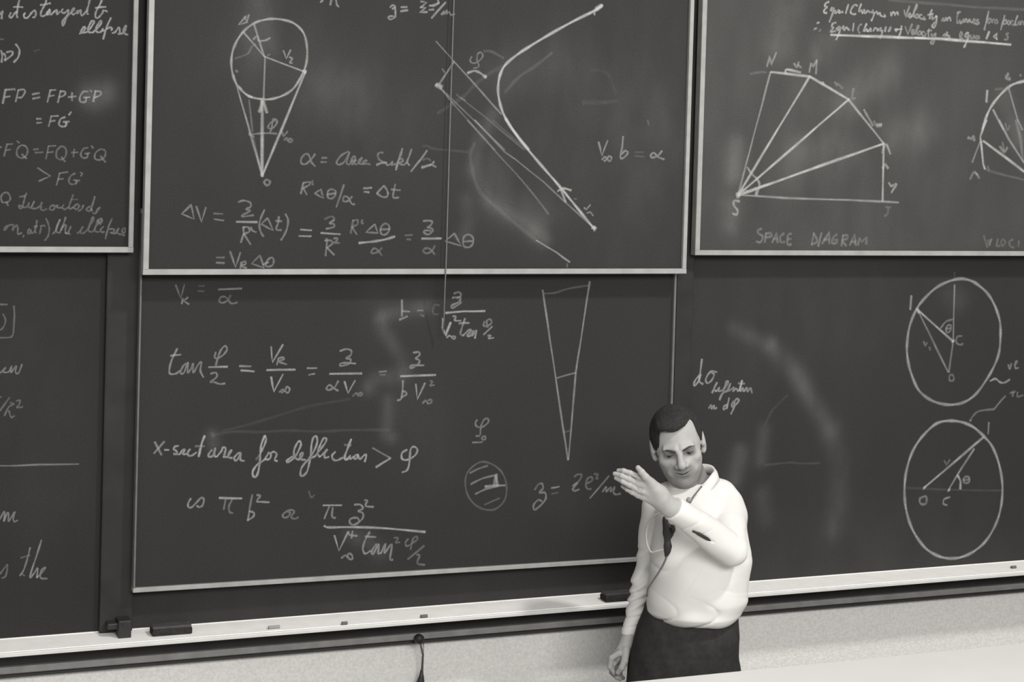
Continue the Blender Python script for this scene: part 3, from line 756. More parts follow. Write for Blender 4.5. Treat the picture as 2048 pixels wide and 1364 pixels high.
    (0.247, 0.00713, 1, '21452 14626 21397 14294'),
    (0.247, 0.00713, 1, '21469 14625 21560 14302'),
    (0.247, 0.00713, 1, '21499 14685 21479 14290'),
  ]),
  ('CL', 'chalk_equation', 'chalk equation z equals Z e squared over m beside the raised hand', [
    (0.129, 0.00607, 1, '22863 14102 22990 14280 23122 14305'),
    (0.215, 0.00609, 1, '23122 14305 23160 14149 23031 14002 23231 13992 23270 13806 23143 13628 22883 13441 22844 13612 23006 13758 23140 13705'),
    (0.215, 0.00611, 0, '23460 14135 23743 14168'),
    (0.082, 0.00611, 0, '23466 13935 23699 13969'),
    (0.129, 0.00616, 1, '24271 14468 24387 14540 24540 14517 24461 14335 24230 14160'),
    (0.215, 0.00615, 1, '24230 14160 24396 14245 24233 14067 24303 14002 24471 14040'),
    (0.156, 0.00618, 1, '24735 14229 24937 14313 24899 14439 24764 14383 24702 14200 24775 14041 24911 14035'),
    (0.129, 0.0062, 1, '24998 14528 25134 14522 25071 14369 25156 14381'),
    (0.215, 0.00623, 0, '25547 14441 24870 13726'),
    (0.215, 0.00622, 1, '25324 13921 25456 14071 25461 13915 25628 14063 25633 13906 25765 14056 25737 13870 25842 13802 25996 13826'),
  ]),
  ('RU', 'chalk_text', 'two crowded chalk lines on equal changes of velocity, the lower one underlined', [
    (0.392, 0.00663, 1, '33438 30703 33310 30640 33271 30526 33358 30512 33254 30395 33258 30302 33366 30308'),
    (0.392, 0.00664, 1, '33576 30506 33514 30427 33581 30394 33642 30490 33605 30320 33476 29996'),
    (0.392, 0.00665, 1, '33711 30419 33692 30325 33800 30368 33841 30445 33823 30332'),
    (0.392, 0.00666, 1, '33885 30429 33867 30334 33975 30377 34020 30342'),
    (0.392, 0.00668, 1, '34228 30653 34169 30463 34130 30329'),
    (0.392, 0.0067, 1, '34604 30618 34492 30649 34386 30549 34326 30396 34417 30316 34548 30333'),
    (0.392, 0.00671, 1, '34755 30701 34655 30432 34764 30476 34812 30365'),
    (0.392, 0.00671, 1, '34812 30365 34874 30501 34923 30371 35030 30471 35098 30437 35122 30401'),
    (0.392, 0.00674, 1, '35251 30502 35187 30423 35276 30428 35281 30315 35188 30121'),
    (0.392, 0.00675, 1, '35322 30411 35409 30454 35434 30379 35544 30423 35570 30330 35750 30301 35725 30376'),
    (0.392, 0.00679, 1, '35990 30466 36017 30353 36080 30471 36171 30437 36151 30379 36260 30480 36297 30387'),
    (0.392, 0.01258, 1, '33010 29953 33022 29935'),
    (0.392, 0.01257, 1, '32910 29743 32922 29725'),
    (0.129, 0.01102, 1, '33096 29697 33118 29679'),
    (0.392, 0.00665, 1, '33749 29991 33619 29947 33580 29833 33647 29799 33543 29663 33738 29691'),
    (0.392, 0.00666, 1, '33885 29867 33779 29768 33846 29734 33929 29850 33874 29585 33772 29393'),
    (0.392, 0.00667, 1, '33998 29779 34060 29876 34087 29746 34171 29844 34262 29773 34306 29757'),
    (0.392, 0.00669, 1, '34473 30009 34440 29726'),
    (0.247, 0.00672, 1, '34805 29988 34697 29926 34658 29774 34729 29665'),
    (0.392, 0.00673, 1, '35003 30017 34881 29747 35011 29829 35037 29736'),
    (0.392, 0.00673, 1, '35081 29738 35165 29856 35192 29744'),
    (0.392, 0.00675, 1, '35280 29767 35343 29865 35432 29869 35458 29776'),
    (0.392, 0.00806, 1, '35610 29897 35501 29816 35636 29803 35641 29671 35568 29535'),
    (0.392, 0.00678, 1, '35748 29790 35809 29945 35771 29772'),
    (0.392, 0.00679, 1, '35905 29779 36011 29955 35949 29800'),
    (0.392, 0.0068, 1, '36195 29850 36261 29891 36219 29794'),
    (0.392, 0.00682, 1, '36459 30015 36423 29785 36319 29552'),
    (0.392, 0.0068, 0, '36171 29868 36486 29902'),
    (0.56, 0.00869, 0, '33547 29551 34446 29566 35554 29591 36453 29596 37479 29623'),
    (0.56, 0.00898, 0, '37036 29617 38179 29634 39099 29611 40028 29597 41205 29565'),
    (0.247, 0.00682, 0, '36542 30578 36615 30334 36768 30732'),
    (0.392, 0.00683, 1, '36699 30356 36802 30415 36779 30467 36739 30394 36784 30325 36867 30365'),
    (0.392, 0.00684, 1, '36867 30365 37006 30603 37084 30767 37041 30765 36965 30566 36952 30352'),
    (0.316, 0.00686, 1, '37075 30447 37015 30373 37080 30323 37163 30381 37118 30449 37075 30447'),
    (0.316, 0.00687, 1, '37309 30442 37224 30437 37206 30365 37272 30297 37356 30320'),
    (0.316, 0.00688, 1, '37396 30393 37400 30286 37463 30307'),
    (0.392, 0.0069, 1, '37726 30660 37647 30495 37633 30316'),
    (0.392, 0.00689, 1, '37542 30454 37775 30502'),
    (0.316, 0.0069, 1, '37735 30428 37740 30322 37823 30362 37927 30439'),
    (0.353, 0.00823, 1, '37927 30439 37915 30224 37837 30023 37749 30090 37873 30204'),
    (0.247, 0.00692, 1, '38148 30271 38209 30364 38235 30258'),
    (0.316, 0.00693, 1, '38277 30278 38337 30388 38362 30300 38443 30412 38509 30379 38534 30291'),
    (0.215, 0.00697, 1, '38865 30649 38808 30449 38817 30252 38882 30237'),
    (0.215, 0.00696, 1, '38781 30591 38952 30636'),
    (0.316, 0.00764, 1, '38921 30347 38947 30240 39011 30262'),
    (0.316, 0.00765, 1, '39033 30263 39093 30374 39140 30286 39201 30397 39270 30293 39332 30386 39400 30300 39466 30285'),
    (0.281, 0.00701, 1, '39488 30286 39572 30362 39548 30415 39508 30341 39555 30253 39641 30276'),
    (0.281, 0.00702, 1, '39745 30407 39659 30367 39749 30299 39730 30244 39621 30239'),
    (0.281, 0.00705, 1, '40169 30737 40095 30407 40001 30041'),
    (0.185, 0.00705, 1, '40140 30392 40246 30470 40293 30400 40209 30305 40120 30336'),
    (0.185, 0.00706, 1, '40341 30311 40358 30421 40424 30443'),
    (0.185, 0.00707, 1, '40490 30428 40449 30353 40518 30302 40582 30360 40534 30430 40490 30428'),
    (0.247, 0.0071, 1, '40880 30611 40803 30353 40726 30077'),
    (0.215, 0.00709, 1, '40823 30391 40932 30451 40979 30380 40916 30304 40804 30317'),
    (0.185, 0.00711, 1, '41044 30420 41003 30345 41071 30294 41135 30352 41088 30422 41044 30420'),
    (0.185, 0.00712, 1, '41160 30299 41177 30427 41265 30431'),
    (0.281, 0.00713, 1, '41457 30642 41376 30455 41338 30289'),
    (0.185, 0.00712, 0, '41227 30284 41449 30295'),
    (0.185, 0.00714, 1, '41471 30314 41512 30408 41580 30375 41538 30300'),
    (0.185, 0.00714, 1, '41605 30303 41622 30431 41712 30418 41739 30310'),
    (0.247, 0.00683, 0, '36608 29997 36724 29719 36899 30101'),
    (0.247, 0.00685, 1, '36870 29780 36973 29838 36971 29891 36908 29888 36890 29798 36935 29730 37018 29769'),
    (0.247, 0.00686, 1, '37018 29769 37138 29935 37176 30044 37134 30041 37076 29896 37083 29737'),
    (0.215, 0.00687, 1, '37206 29849 37145 29775 37211 29725 37293 29782 37248 29851 37206 29849'),
    (0.215, 0.00688, 1, '37418 29842 37333 29838 37315 29766 37382 29698 37445 29719'),
    (0.185, 0.00688, 1, '37483 29810 37488 29703'),
    (0.316, 0.00689, 1, '37626 29959 37590 29815 37616 29691'),
    (0.247, 0.00689, 1, '37544 29884 37735 29911'),
    (0.247, 0.0069, 1, '37718 29803 37765 29698 37868 29793'),
    (0.247, 0.00691, 1, '37909 29830 37875 29614 37797 29432 37710 29482 37812 29594 37959 29654'),
    (0.247, 0.00693, 1, '38213 29738 38296 29813 38322 29707'),
    (0.353, 0.00826, 1, '38400 29890 38383 29782 38492 29751 38453 29660 38538 29682'),
    (0.247, 0.00698, 1, '38989 29739 39050 29850 39004 29920 38943 29809 38992 29685 39099 29709'),
    (0.392, 0.00833, 1, '39330 29900 39222 29876 39183 29785 39272 29735 39333 29828 39296 29682 39196 29461 39135 29368'),
    (0.215, 0.00701, 1, '39420 29832 39424 29724 39511 29728 39551 29820 39578 29713'),
    (0.215, 0.00703, 1, '39726 29811 39640 29789 39643 29716 39730 29721 39770 29813 39796 29706'),
    (0.392, 0.00807, 1, '40222 29998 40102 29720'),
    (0.316, 0.00708, 1, '40577 29943 40428 29826 40586 29743'),
    (0.316, 0.00708, 1, '40536 29886 40565 29706'),
    (0.185, 0.00711, 1, '41085 29985 40976 29926 41046 29838 41028 29746 40895 29740'),
    (0.061, 0.00968, 0, '35864 30895 37067 30877 38286 30876 39525 30841 41729 30874'),
  ]),
  ('RU', 'chalk_diagram', 'chalk fan of straight lines from point S closed by short chords', [
    (0.247, 0.0065, 0, '31194 28164 30072 23914'),
    (0.473, 0.00785, 0, '32751 28071 30072 23914'),
    (0.473, 0.00798, 0, '34364 27329 30072 23914'),
    (0.516, 0.00875, 0, '35892 25824 30072 23914'),
    (0.281, 0.00676, 0, '30072 23914 31927 23837 34561 23803 36583 23742'),
    (0.432, 0.00774, 0, '31194 28164 32751 28071'),
    (0.473, 0.00785, 0, '32751 28071 34364 27329'),
    (0.392, 0.00798, 0, '34364 27329 35893 25807'),
    (0.392, 0.00875, 0, '35873 25771 35910 23768'),
    (0.56, 0.01997, 1, '30034 23896 30111 23932'),
    (0.316, 0.0123, 1, '30109 23983 30260 24122'),
    (0.247, 0.00773, 0, '31038 28339 31138 28703 31205 28411 31396 28845'),
    (0.082, 0.00768, 0, '30394 28068 30839 28151 31027 28142'),
    (0.392, 0.00778, 1, '31781 28140 31833 28273 32387 28197'),
    (0.215, 0.0078, 0, '32109 28499 32229 28356 32297 28556'),
    (0.215, 0.00782, 1, '32263 28456 32400 28363'),
    (0.247, 0.00785, 0, '32731 28211 32795 28544 32876 28416 33021 28653'),
    (0.247, 0.00787, 1, '33021 28653 33001 28173'),
    (0.316, 0.00789, 1, '33280 27902 33321 27837'),
    (0.129, 0.00793, 1, '33783 27921 33865 27791 33902 27859 34102 27700'),
    (0.185, 0.00799, 1, '34551 27717 34505 27381 34642 27386'),
    (0.392, 0.01276, 1, '34351 27325 34391 27310'),
    (0.281, 0.0077, 1, '30397 24869 30577 24646 30799 24481'),
    (0.281, 0.00773, 1, '30799 24481 30893 24274 30797 23932'),
    (0.247, 0.00773, 1, '30681 24157 30770 24083 30754 23913'),
    (0.353, 0.00769, 1, '30138 23697 29923 23713 29929 23543 30063 23394 30047 23243 29875 23279'),
    (0.156, 0.00776, 1, '31034 22761 30905 22722 30909 22608 31087 22496 31007 22306 30833 22324'),
    (0.156, 0.00777, 1, '31213 22610 31172 22287'),
    (0.156, 0.00777, 1, '31204 22610 31387 22612 31434 22517 31218 22459'),
    (0.156, 0.00779, 0, '31464 22289 31626 22632 31682 22290'),
    (0.129, 0.0078, 0, '31503 22403 31677 22423'),
    (0.156, 0.00783, 1, '31933 22615 31784 22500 31813 22309 31966 22310'),
    (0.156, 0.00785, 1, '32219 22598 32089 22559 32079 22234 32232 22235'),
    (0.129, 0.00784, 0, '32094 22406 32225 22426'),
    (0.156, 0.00791, 1, '33125 22623 33050 22238'),
    (0.156, 0.00791, 1, '33102 22642 33243 22431 33248 22316 33029 22219'),
    (0.156, 0.00794, 0, '33436 22644 33320 22163'),
    (0.156, 0.00794, 0, '33473 22259 33748 22665 33764 22261'),
    (0.129, 0.00795, 0, '33535 22394 33758 22415'),
    (0.156, 0.00798, 1, '34066 22590 33913 22474 33875 22280 34054 22300 34073 22397 33961 22397'),
    (0.156, 0.008, 1, '34315 22553 34261 22185'),
    (0.156, 0.008, 1, '34292 22553 34496 22554 34477 22438 34299 22379 34464 22186'),
    (0.156, 0.00803, 0, '34599 22206 34788 22595 34849 22207'),
    (0.129, 0.00803, 0, '34640 22322 34844 22343'),
    (0.215, 0.0081, 0, '35942 25821 35818 25486'),
    (0.281, 0.00811, 0, '35989 25802 36164 25455'),
    (0.316, 0.00972, 0, '35862 24942 35962 25100 36092 24946'),
    (0.316, 0.00813, 1, '36135 24440 36255 24324 36460 24406 36264 24090'),
    (0.104, 0.00812, 1, '36031 23579 36262 23562'),
    (0.104, 0.00813, 1, '36147 23541 36132 23345 35998 23246'),
    (0.14, 0.00805, 0, '34940 22206 34998 22479 35095 22324 35293 22500 35280 22247'),
    (0.247, 0.0113, 1, '35550 26452 35756 26477'),
    (0.247, 0.00803, 1, '35007 26996 35091 26865 35237 26668 35404 26437'),
    (0.156, 0.00967, 1, '35437 26607 35522 26475 35760 26482'),
  ]),
  ('RU', 'chalk_diagram', 'part of a chalk velocity diagram at the right edge over the word VELOCITY', [
    (0.473, 0.00922, 1, '41842 28266 41321 28107 40910 27814 40507 27384 40271 26995 40065 26422'),
    (0.316, 0.00777, 0, '40516 27176 41011 26448'),
    (0.247, 0.00781, 0, '41179 27963 41631 26829 41860 26472'),
    (0.392, 0.01178, 0, '40235 27859 40211 27443'),
    (0.247, 0.01187, 1, '41134 28517 41057 28340 41227 28312'),
    (0.185, 0.00852, 1, '41665 28504 41690 28435'),
    (0.082, 0.00777, 1, '40569 27905 40904 27953'),
    (0.473, 0.00775, 1, '40243 26789 40112 26466 40003 26183 40036 25985'),
    (0.473, 0.00908, 0, '40036 25985 40166 25189 40246 25010'),
    (0.104, 0.00843, 1, '40246 25010 40417 24974 40363 25113'),
    (0.185, 0.00774, 0, '39987 25983 39681 25238'),
    (0.432, 0.00876, 0, '40130 26027 41077 25489 41994 24945'),
    (0.281, 0.00779, 0, '40801 26806 41245 26136 41980 25267'),
    (0.129, 0.01193, 0, '41558 26829 41786 26110 41918 25347'),
    (0.247, 0.01004, 1, '39452 26129 39646 26094 39689 26195 39745 26017'),
    (0.129, 0.0078, 1, '40981 26009 41068 25690'),
    (0.185, 0.01017, 1, '40866 25846 41070 25650 41209 25814'),
    (0.185, 0.00773, 1, '39794 24862 39941 24785'),
    (0.185, 0.00772, 1, '39611 24619 39792 24902 40019 24666'),
    (0.082, 0.00777, 0, '40418 24954 41106 24807 42008 24642'),
    (0.104, 0.00781, 1, '41074 26694 41182 26456 41273 26620'),
    (0.082, 0.00778, 0, '40300 22588 40464 22148 40669 22470'),
    (0.082, 0.00779, 0, '40476 22429 40463 22168'),
    (0.104, 0.00779, 1, '40549 22429 40582 22228 40621 22450'),
    (0.104, 0.00782, 0, '40937 22471 40875 22209 41021 22210'),
    (0.104, 0.00784, 1, '41158 22452 41064 22351 41144 22210 41260 22352 41158 22452'),
    (0.104, 0.00787, 1, '41599 22455 41432 22353 41512 22192 41662 22152'),
    (0.104, 0.00789, 0, '41873 22395 41857 22193'),
  ]),
  ('RL', 'chalk_diagram', 'upper chalk circle with a thin triangle meeting at points C and O', [
    (0.316, 0.0095, 1, '39781 20965 39206 20846 38688 20607 38180 20189 37864 19772 37628 19176 37560 18498 37628 17977 37815 17453 38121 16924 38564 16590 39100 16393 39633 16337 40164 16423 40641 16694 41063 17172 41388 17654 41613 18181 41661 18793 41612 19366 41391 19899 41076 20350 40670 20678 40270 20882 39781 20965'),
    (0.061, 0.00711, 0, '39519 21207 39527 21006'),
    (0.215, 0.00711, 0, '39538 20744 39561 18665'),
    (0.353, 0.00835, 0, '37956 19851 39561 18665'),
    (0.185, 0.00702, 0, '38007 19771 39391 17537'),
    (0.185, 0.00712, 0, '39561 18665 39415 17536'),
    (0.156, 0.00708, 1, '38987 19157 39218 19396 39504 19473'),
    (0.185, 0.00711, 1, '39343 19273 39228 19154 39282 18992 39424 19070 39441 19232 39343 19273'),
    (0.185, 0.0071, 0, '39252 19133 39445 19151'),
    (0.316, 0.00999, 0, '37675 20353 37648 19854'),
    (0.156, 0.00715, 1, '39941 18861 39724 18824 39708 18622 39882 18538 40002 18576'),
    (0.129, 0.00713, 1, '39539 17452 39446 17374 39476 17232 39621 17228 39639 17369 39539 17452'),
    (0.129, 0.00704, 0, '38264 18686 38366 18524 38433 18643'),
    (0.129, 0.00706, 0, '38535 18481 38564 18360'),
    (0.473, 0.01357, 1, '39546 18685 39576 18656'),
    (0.316, 0.01169, 1, '37930 19891 38032 19730'),
    (0.316, 0.00724, 1, '41261 17167 41504 17243 41708 17115 41908 17089 42152 17206'),
    (0.215, 0.00729, 1, '42053 17762 42135 17597 42201 17800'),
    (0.185, 0.00731, 1, '42329 17715 42472 17877 42374 17838 42383 17632 42533 17629'),
    (0.129, 0.0073, 0, '42174 16692 42421 16747'),
    (0.129, 0.00731, 1, '42322 16729 42304 16565'),
    (0.129, 0.00732, 1, '42522 16724 42529 16559 42778 16593'),
    (0.185, 0.00729, 1, '41979 16595 41740 16376 41550 16177 41455 16082'),
  ]),
  ('RL', 'chalk_diagram', 'lower chalk circle crossed by slanting lines, letter C below centre', [
    (0.156, 0.00726, 1, '41452 16118 40798 16057 40544 15875 40420 15716'),
    (0.156, 0.00857, 1, '40452 15742 40466 15704'),
    (0.353, 0.00951, 1, '39512 15747 39000 15683 38564 15403 38197 15041 37928 14623 37730 14042 37661 13404 37719 12759 37901 12160 38208 11605 38675 11093 39200 10791 39721 10661 40240 10672 40755 10831 41267 11155 41643 11626 41885 12161 41992 12759 41964 13419 41767 14140 41444 14754 41032 15151 40560 15495 40032 15686 39512 15747'),
    (0.353, 0.00843, 0, '38520 13336 41068 15096'),
    (0.281, 0.00715, 0, '39584 13204 39981 13781 40660 14676'),
    (0.043, 0.00703, 0, '37695 13359 38522 13298 39584 13204 42046 13058'),
    (0.353, 0.00854, 1, '39951 13729 40090 13505 40102 13206'),
    (0.185, 0.00857, 1, '40344 13657 40218 13554 40321 13413 40482 13460 40476 13596 40344 13657'),
    (0.185, 0.00719, 0, '40218 13543 40499 13530'),
    (0.185, 0.00844, 1, '38565 13011 38345 12941 38385 12751 38608 12740 38632 12954 38565 13011'),
    (0.247, 0.00716, 1, '39660 12930 39405 12861 39379 12700 39543 12638'),
    (0.129, 0.00713, 0, '39346 14296 39449 14129 39603 14312'),
    (0.473, 0.01349, 1, '38507 13347 38540 13319'),
    (0.432, 0.01192, 1, '39591 13204 39618 13181'),
    (0.185, 0.00725, 0, '41275 15633 41260 15198'),
  ]),
  ('RL', 'chalk_text', 'chalk note d sigma deflection in d phi', [
    (0.316, 0.00648, 1, '29196 18229 29148 17775 29115 17471 29269 17354'),
    (0.316, 0.00648, 1, '29109 17662 28945 17476 28929 17305 29094 17472 29172 17698'),
    (0.316, 0.00652, 1, '29791 17760 29554 17784 29370 17541 29439 17387 29607 17497 29686 17686 29555 17765'),
    (0.316, 0.00651, 1, '29704 17190 29623 17040 29825 17416 29704 17190 29793 17092'),
    (0.316, 0.00652, 1, '29793 17092 29918 17222 29879 17109 30050 17143 30257 17405 30170 17407 30093 17141 29933 16783 30012 16991 30224 17100'),
    (0.316, 0.00655, 1, '30224 17100 30345 17364 30268 17098 30481 17208 30442 17075 30569 17167 30659 17069'),
    (0.432, 0.00658, 1, '30798 17449 30702 17087'),
    (0.185, 0.00657, 0, '30649 17357 30912 17331'),
    (0.316, 0.00658, 1, '30747 17066 30830 17179 30878 17063 31004 17194 31030 17059 31136 17171 31208 16996'),
    (0.316, 0.00651, 1, '29514 16518 29602 16617 29629 16494 29717 16613 29744 16490 29834 16528'),
    (0.316, 0.00655, 1, '30307 16861 30228 16475'),
    (0.316, 0.00655, 1, '30246 16618 30110 16561 30113 16458 30249 16536'),
    (0.316, 0.00657, 1, '30496 16733 30409 16592 30503 16549 30682 16728 30656 16810 30542 16752 30504 16508 30396 16286'),
    (0.043, 0.00666, 1, '31823 14448 32831 14493 33241 14440 34062 14423'),
    (0.03, 0.00797, 1, '32642 16887 32055 16376 31772 15857'),
  ]),
]
DUST = {
    'LU': [(0.084, 0.028, '8304 26525 8506 26651')],
    'LL': [(0.008, 0.1492, '6688 18951 7359 14446')],
    'CU': [(0.042, 0.041, '13117 29443 13205 28389'), (0.014, 0.1119, '13305 28091 16028 26669'), (0.01, 0.1678, '13802 26897 17680 25788'), (0.02, 0.0746, '21340 27654 23067 28371'), (0.018, 0.0932, '25258 27154 26384 26366'), (0.012, 0.2237, '22799 25610 26065 24868'), (0.0336, 0.0466, '20822 24758 21114 23642 22527 23013'), (0.0504, 0.0168, '20775 26355 20290 25384 20194 24586 20684 23636 21827 23006 22723 22366'), (0.021, 0.0466, '15379 26955 15855 27126 16032 26515'), (0.0336, 0.0186, '20001 23627 20104 22990 19948 22511'), (0.006, 0.2983, '26473 23714 27048 28713')],
    'CL': [(0.042, 0.0168, '17380 19767 17523 19368 18077 18642 18291 18159'), (0.042, 0.0168, '17459 19925 17873 20000 18876 20149'), (0.0504, 0.0186, '17106 17630 17347 17894 18094 18004'), (0.042, 0.0149, '17698 17216 17679 16101 17848 16015'), (0.042, 0.0131, '12090 16335 12160 15995'), (0.01, 0.0746, '17695 20399 18532 20392'), (0.01, 0.0746, '18452 17195 19175 15563'), (0.0378, 0.0205, '17153 12777 17580 12352'), (0.0294, 0.0168, '16570 13002 16771 12879')],
    'CB': [(0.006, 0.1119, '10412 10915 25564 10816')],
    'RU': [(0.02, 0.4102, '30425 27175 35561 24702'), (0.0504, 0.041, '31729 30320 31436 29102'), (0.0672, 0.0298, '33369 29365 33145 28868'), (0.024, 0.0559, '32896 27434 33417 27017'), (0.0504, 0.0485, '34426 27313 35832 28422'), (0.0588, 0.0261, '29895 25620 29854 24594'), (0.0504, 0.0261, '29812 23568 29759 22884'), (0.0504, 0.0485, '36341 26138 37391 26309'), (0.042, 0.0373, '32465 25512 34074 25796 34493 25560'), (0.042, 0.0261, '41034 27543 41765 26102'), (0.02, 0.0522, '31699 24629 33493 25012')],
    'RL': [(0.042, 0.0186, '30357 19300 30859 19066 31871 18665'), (0.063, 0.0242, '31974 18575 32917 17675 33669 16681 34432 15587'), (0.0336, 0.028, '34432 15587 34896 14316 34909 12880 34734 11992'), (0.042, 0.0186, '31738 15683 31656 14631'), (0.0378, 0.0149, '30805 15016 30683 13972'), (0.0294, 0.0224, '31761 13394 31934 12504'), (0.01, 0.2237, '31040 19552 35073 20576'), (0.0252, 0.0336, '39467 20368 39694 20183'), (0.042, 0.0261, '30811 14841 30273 13293'), (0.01, 0.1678, '33368 11000 39745 10968')],
}

def decode(s):
    v = [int(t) for t in s.split()]
    return np.array(v, float).reshape(-1, 2) / 10000.0

SYMBOL = dict(chalk_equation='chalk_symbol', chalk_text='chalk_letter', chalk_diagram='chalk_line')

def stroke_path(sm, pts):
    P = decode(pts)
    if sm: P = smooth_line(P, 5)
    elif len(P) > 1:
        # straight pieces: a few vertices per segment with a slight hand tremble
        Q = [P[0]]
        for a, b in zip(P[:-1], P[1:]):
            L = np.linalg.norm(b - a); n = max(2, int(L / .05)); d = (b - a) / max(L, 1e-6); nn = np.array([-d[1], d[0]])
            for j in range(1, n + 1):
                Q.append(a + (b - a) * j / n + nn * (random.uniform(-1, 1) * .0006 if j < n else 0))
        P = np.array(Q)
    keep = [0]
    for i in range(1, len(P)):
        if np.linalg.norm(P[i] - P[keep[-1]]) > .0006: keep.append(i)
    P = P[keep]
    if len(P) < 2: P = np.vstack([P, P[-1] + (.002, 0)])
    return P

def dense(P):
    out = [P[:1]]
    for a, b in zip(P[:-1], P[1:]):
        n = max(1, int(np.linalg.norm(b - a) / .004)); out.append(a + (b - a) * (np.arange(1, n + 1) / n)[:, None])
    return np.vstack(out)

def chalk_part(board, parent, name, label, strokes, ysurf):
    paths = [stroke_path(sm, pts) for st, w, sm, pts in strokes]
    dn = [dense(P) for P in paths]; grp = list(range(len(paths)))
    def find(i):
        while grp[i] != i: i = grp[i]
        return i
    for i in range(len(paths)):
        for j in range(i):
            if find(i) == find(j): continue
            if (dn[i].min(0) - .006 > dn[j].max(0)).any() or (dn[j].min(0) - .006 > dn[i].max(0)).any(): continue
            if np.min(np.linalg.norm(dn[i][:, None] - dn[j][None], axis=2)) < .0065: grp[find(i)] = find(j)
    sets = {}
    for i in range(len(paths)): sets.setdefault(find(i), []).append(i)
    if len(sets) == 1: part = parent
    else:
        part = bpy.data.objects.new(name, None); COL.objects.link(part); part.parent = parent; part['label'] = label
        part.location = Vector((float(paths[0][0][0]), ysurf, float(paths[0][0][1]))) - world_loc(parent)
    for ids in sets.values():
        V = []; F = []; D = []
        for k in ids:
            st, w, sm, pts = strokes[k]; P = paths[k]
            T = np.gradient(P, axis=0); T /= np.maximum(np.linalg.norm(T, axis=1)[:, None], 1e-9)
            P = np.vstack([P[0] - T[0] * w * .35, P, P[-1] + T[-1] * w * .35]); T = np.vstack([T[0], T, T[-1]])
            N = np.stack([-T[:, 1], T[:, 0]], 1)
            y = ysurf - .0006 - .000012 * k
            base = len(V); n = len(P)
            for i in range(n):
                e = 1.0 if 0 < i < n - 1 else 0.0
                ww = w * (0.92 + 0.16 * math.sin(i * .9 + k)) * (1 if e else .6)
                for s_, q in ((-.82, 0), (-.20, 1), (.20, 1), (.82, 0)):
                    p = P[i] + N[i] * ww * s_
                    V.append((p[0], y, p[1])); D.append(st * q * e)
            for i in range(n - 1):
                for j in range(3):
                    a = base + i * 4 + j
                    F.append([a, a + 1, a + 5, a + 4])
        o = mesh(name if part is parent else SYMBOL[name], V, F, M_CHALK, part)
        at = o.data.attributes.new('dust', 'FLOAT', 'POINT'); at.data.foreach_set('value', D)
        if part is parent: o['label'] = label

def panel_mesh(parent, corners, ysurf, thick, dust, mat, res=.012, name='slate_panel'):
    BL, BR, TR, TL = [np.array(c) for c in corners]
    nx = max(2, int(np.linalg.norm(BR - BL) / res)); nz = max(2, int(np.linalg.norm(TL - BL) / res))
    u, v = np.meshgrid(np.linspace(0, 1, nx), np.linspace(0, 1, nz))
    P = (BL * ((1 - u) * (1 - v))[..., None] + BR * (u * (1 - v))[..., None] + TR * (u * v)[..., None] + TL * ((1 - u) * v)[..., None]).reshape(-1, 2)
    d = np.zeros(len(P))
    for st, sg, pts in dust:
        Q = decode(pts); best = np.full(len(P), 1e9)
        for a, b in zip(Q[:-1], Q[1:]):
            ab = b - a; t = np.clip(((P - a) @ ab) / max(ab @ ab, 1e-9), 0, 1)
            best = np.minimum(best, np.linalg.norm(P - a - t[:, None] * ab, axis=1))
        d += st * np.exp(-.5 * (best / sg) ** 2)
    V = [(p[0], ysurf, p[1]) for p in P]
    F = [[r * nx + c, r * nx + c + 1, (r + 1) * nx + c + 1, (r + 1) * nx + c] for r in range(nz - 1) for c in range(nx - 1)]
    n = len(V)
    back = [(c[0], ysurf + thick, c[1]) for c in (BL, BR, TR, TL)]
    fc = [0, nx - 1, nz * nx - 1, (nz - 1) * nx]
    V += back
    F += [[n + 3, n + 2, n + 1, n]] + [[n, n + 1, fc[1], fc[0]], [n + 1, n + 2, fc[2], fc[1]], [n + 2, n + 3, fc[3], fc[2]], [n + 3, n, fc[0], fc[3]]]
    o = mesh(name, V, F, mat, parent)
    at = o.data.attributes.new('dust', 'FLOAT', 'POINT'); at.data.foreach_set('value', list(d) + [0.0] * 4)
    return o

BMAT = dict(LU=M_BOARD_L, LL=M_BOARD_L, CU=M_BOARD, CL=M_BOARD, CB=M_BACK, RU=M_BOARD_R, RL=M_BOARD)
for key, B in BOARDS.items():
    c = [np.array(p) for p in B['c']]; ys = B['y']
    root = thing('blackboard', B['label'], 'blackboard', (float((c[0][0] + c[1][0]) / 2), ys, float(c[0][1])))
    BL, BR, TR, TL = c
    wb, wl, wr = B['rail']
    f = .013
    if wb:
        # panel sits inside the rails
        panel_mesh(root, (BL + (wl * .7, wb * .7), BR + (-wr * .7, wb * .7), TR + (-wr * .7, -wb * .7), TL + (wl * .7, -wb * .7)), ys, .016, DUST.get(key, []), BMAT[key])
        rails = [('bottom_rail', BL, BR, wb, M_FRAME), ('top_rail', TR, TL, wb, M_FRAME), ('side_rail', TL, BL, wl, M_FRAME_D if key == 'CL' else M_FRAME), ('side_rail', BR, TR, wr, M_FRAME_D if key == 'CL' else M_FRAME)]
        for nm, a, b, wd, mt in rails:
            d = (b - a) / np.linalg.norm(b - a)
            if nm == 'side_rail': a = a + d * wb; b = b - d * wb
            mesh(nm, *beam(a, b, wd, ys - f, ys + .018), mt, root)
    else:
        panel_mesh(root, (BL, BR, TR, TL), ys, .016, DUST.get(key, []), BMAT[key])
    for (bk, name, label, strokes) in CHALK:
        if bk == key: chalk_part(key, root, name, label, strokes, ys)

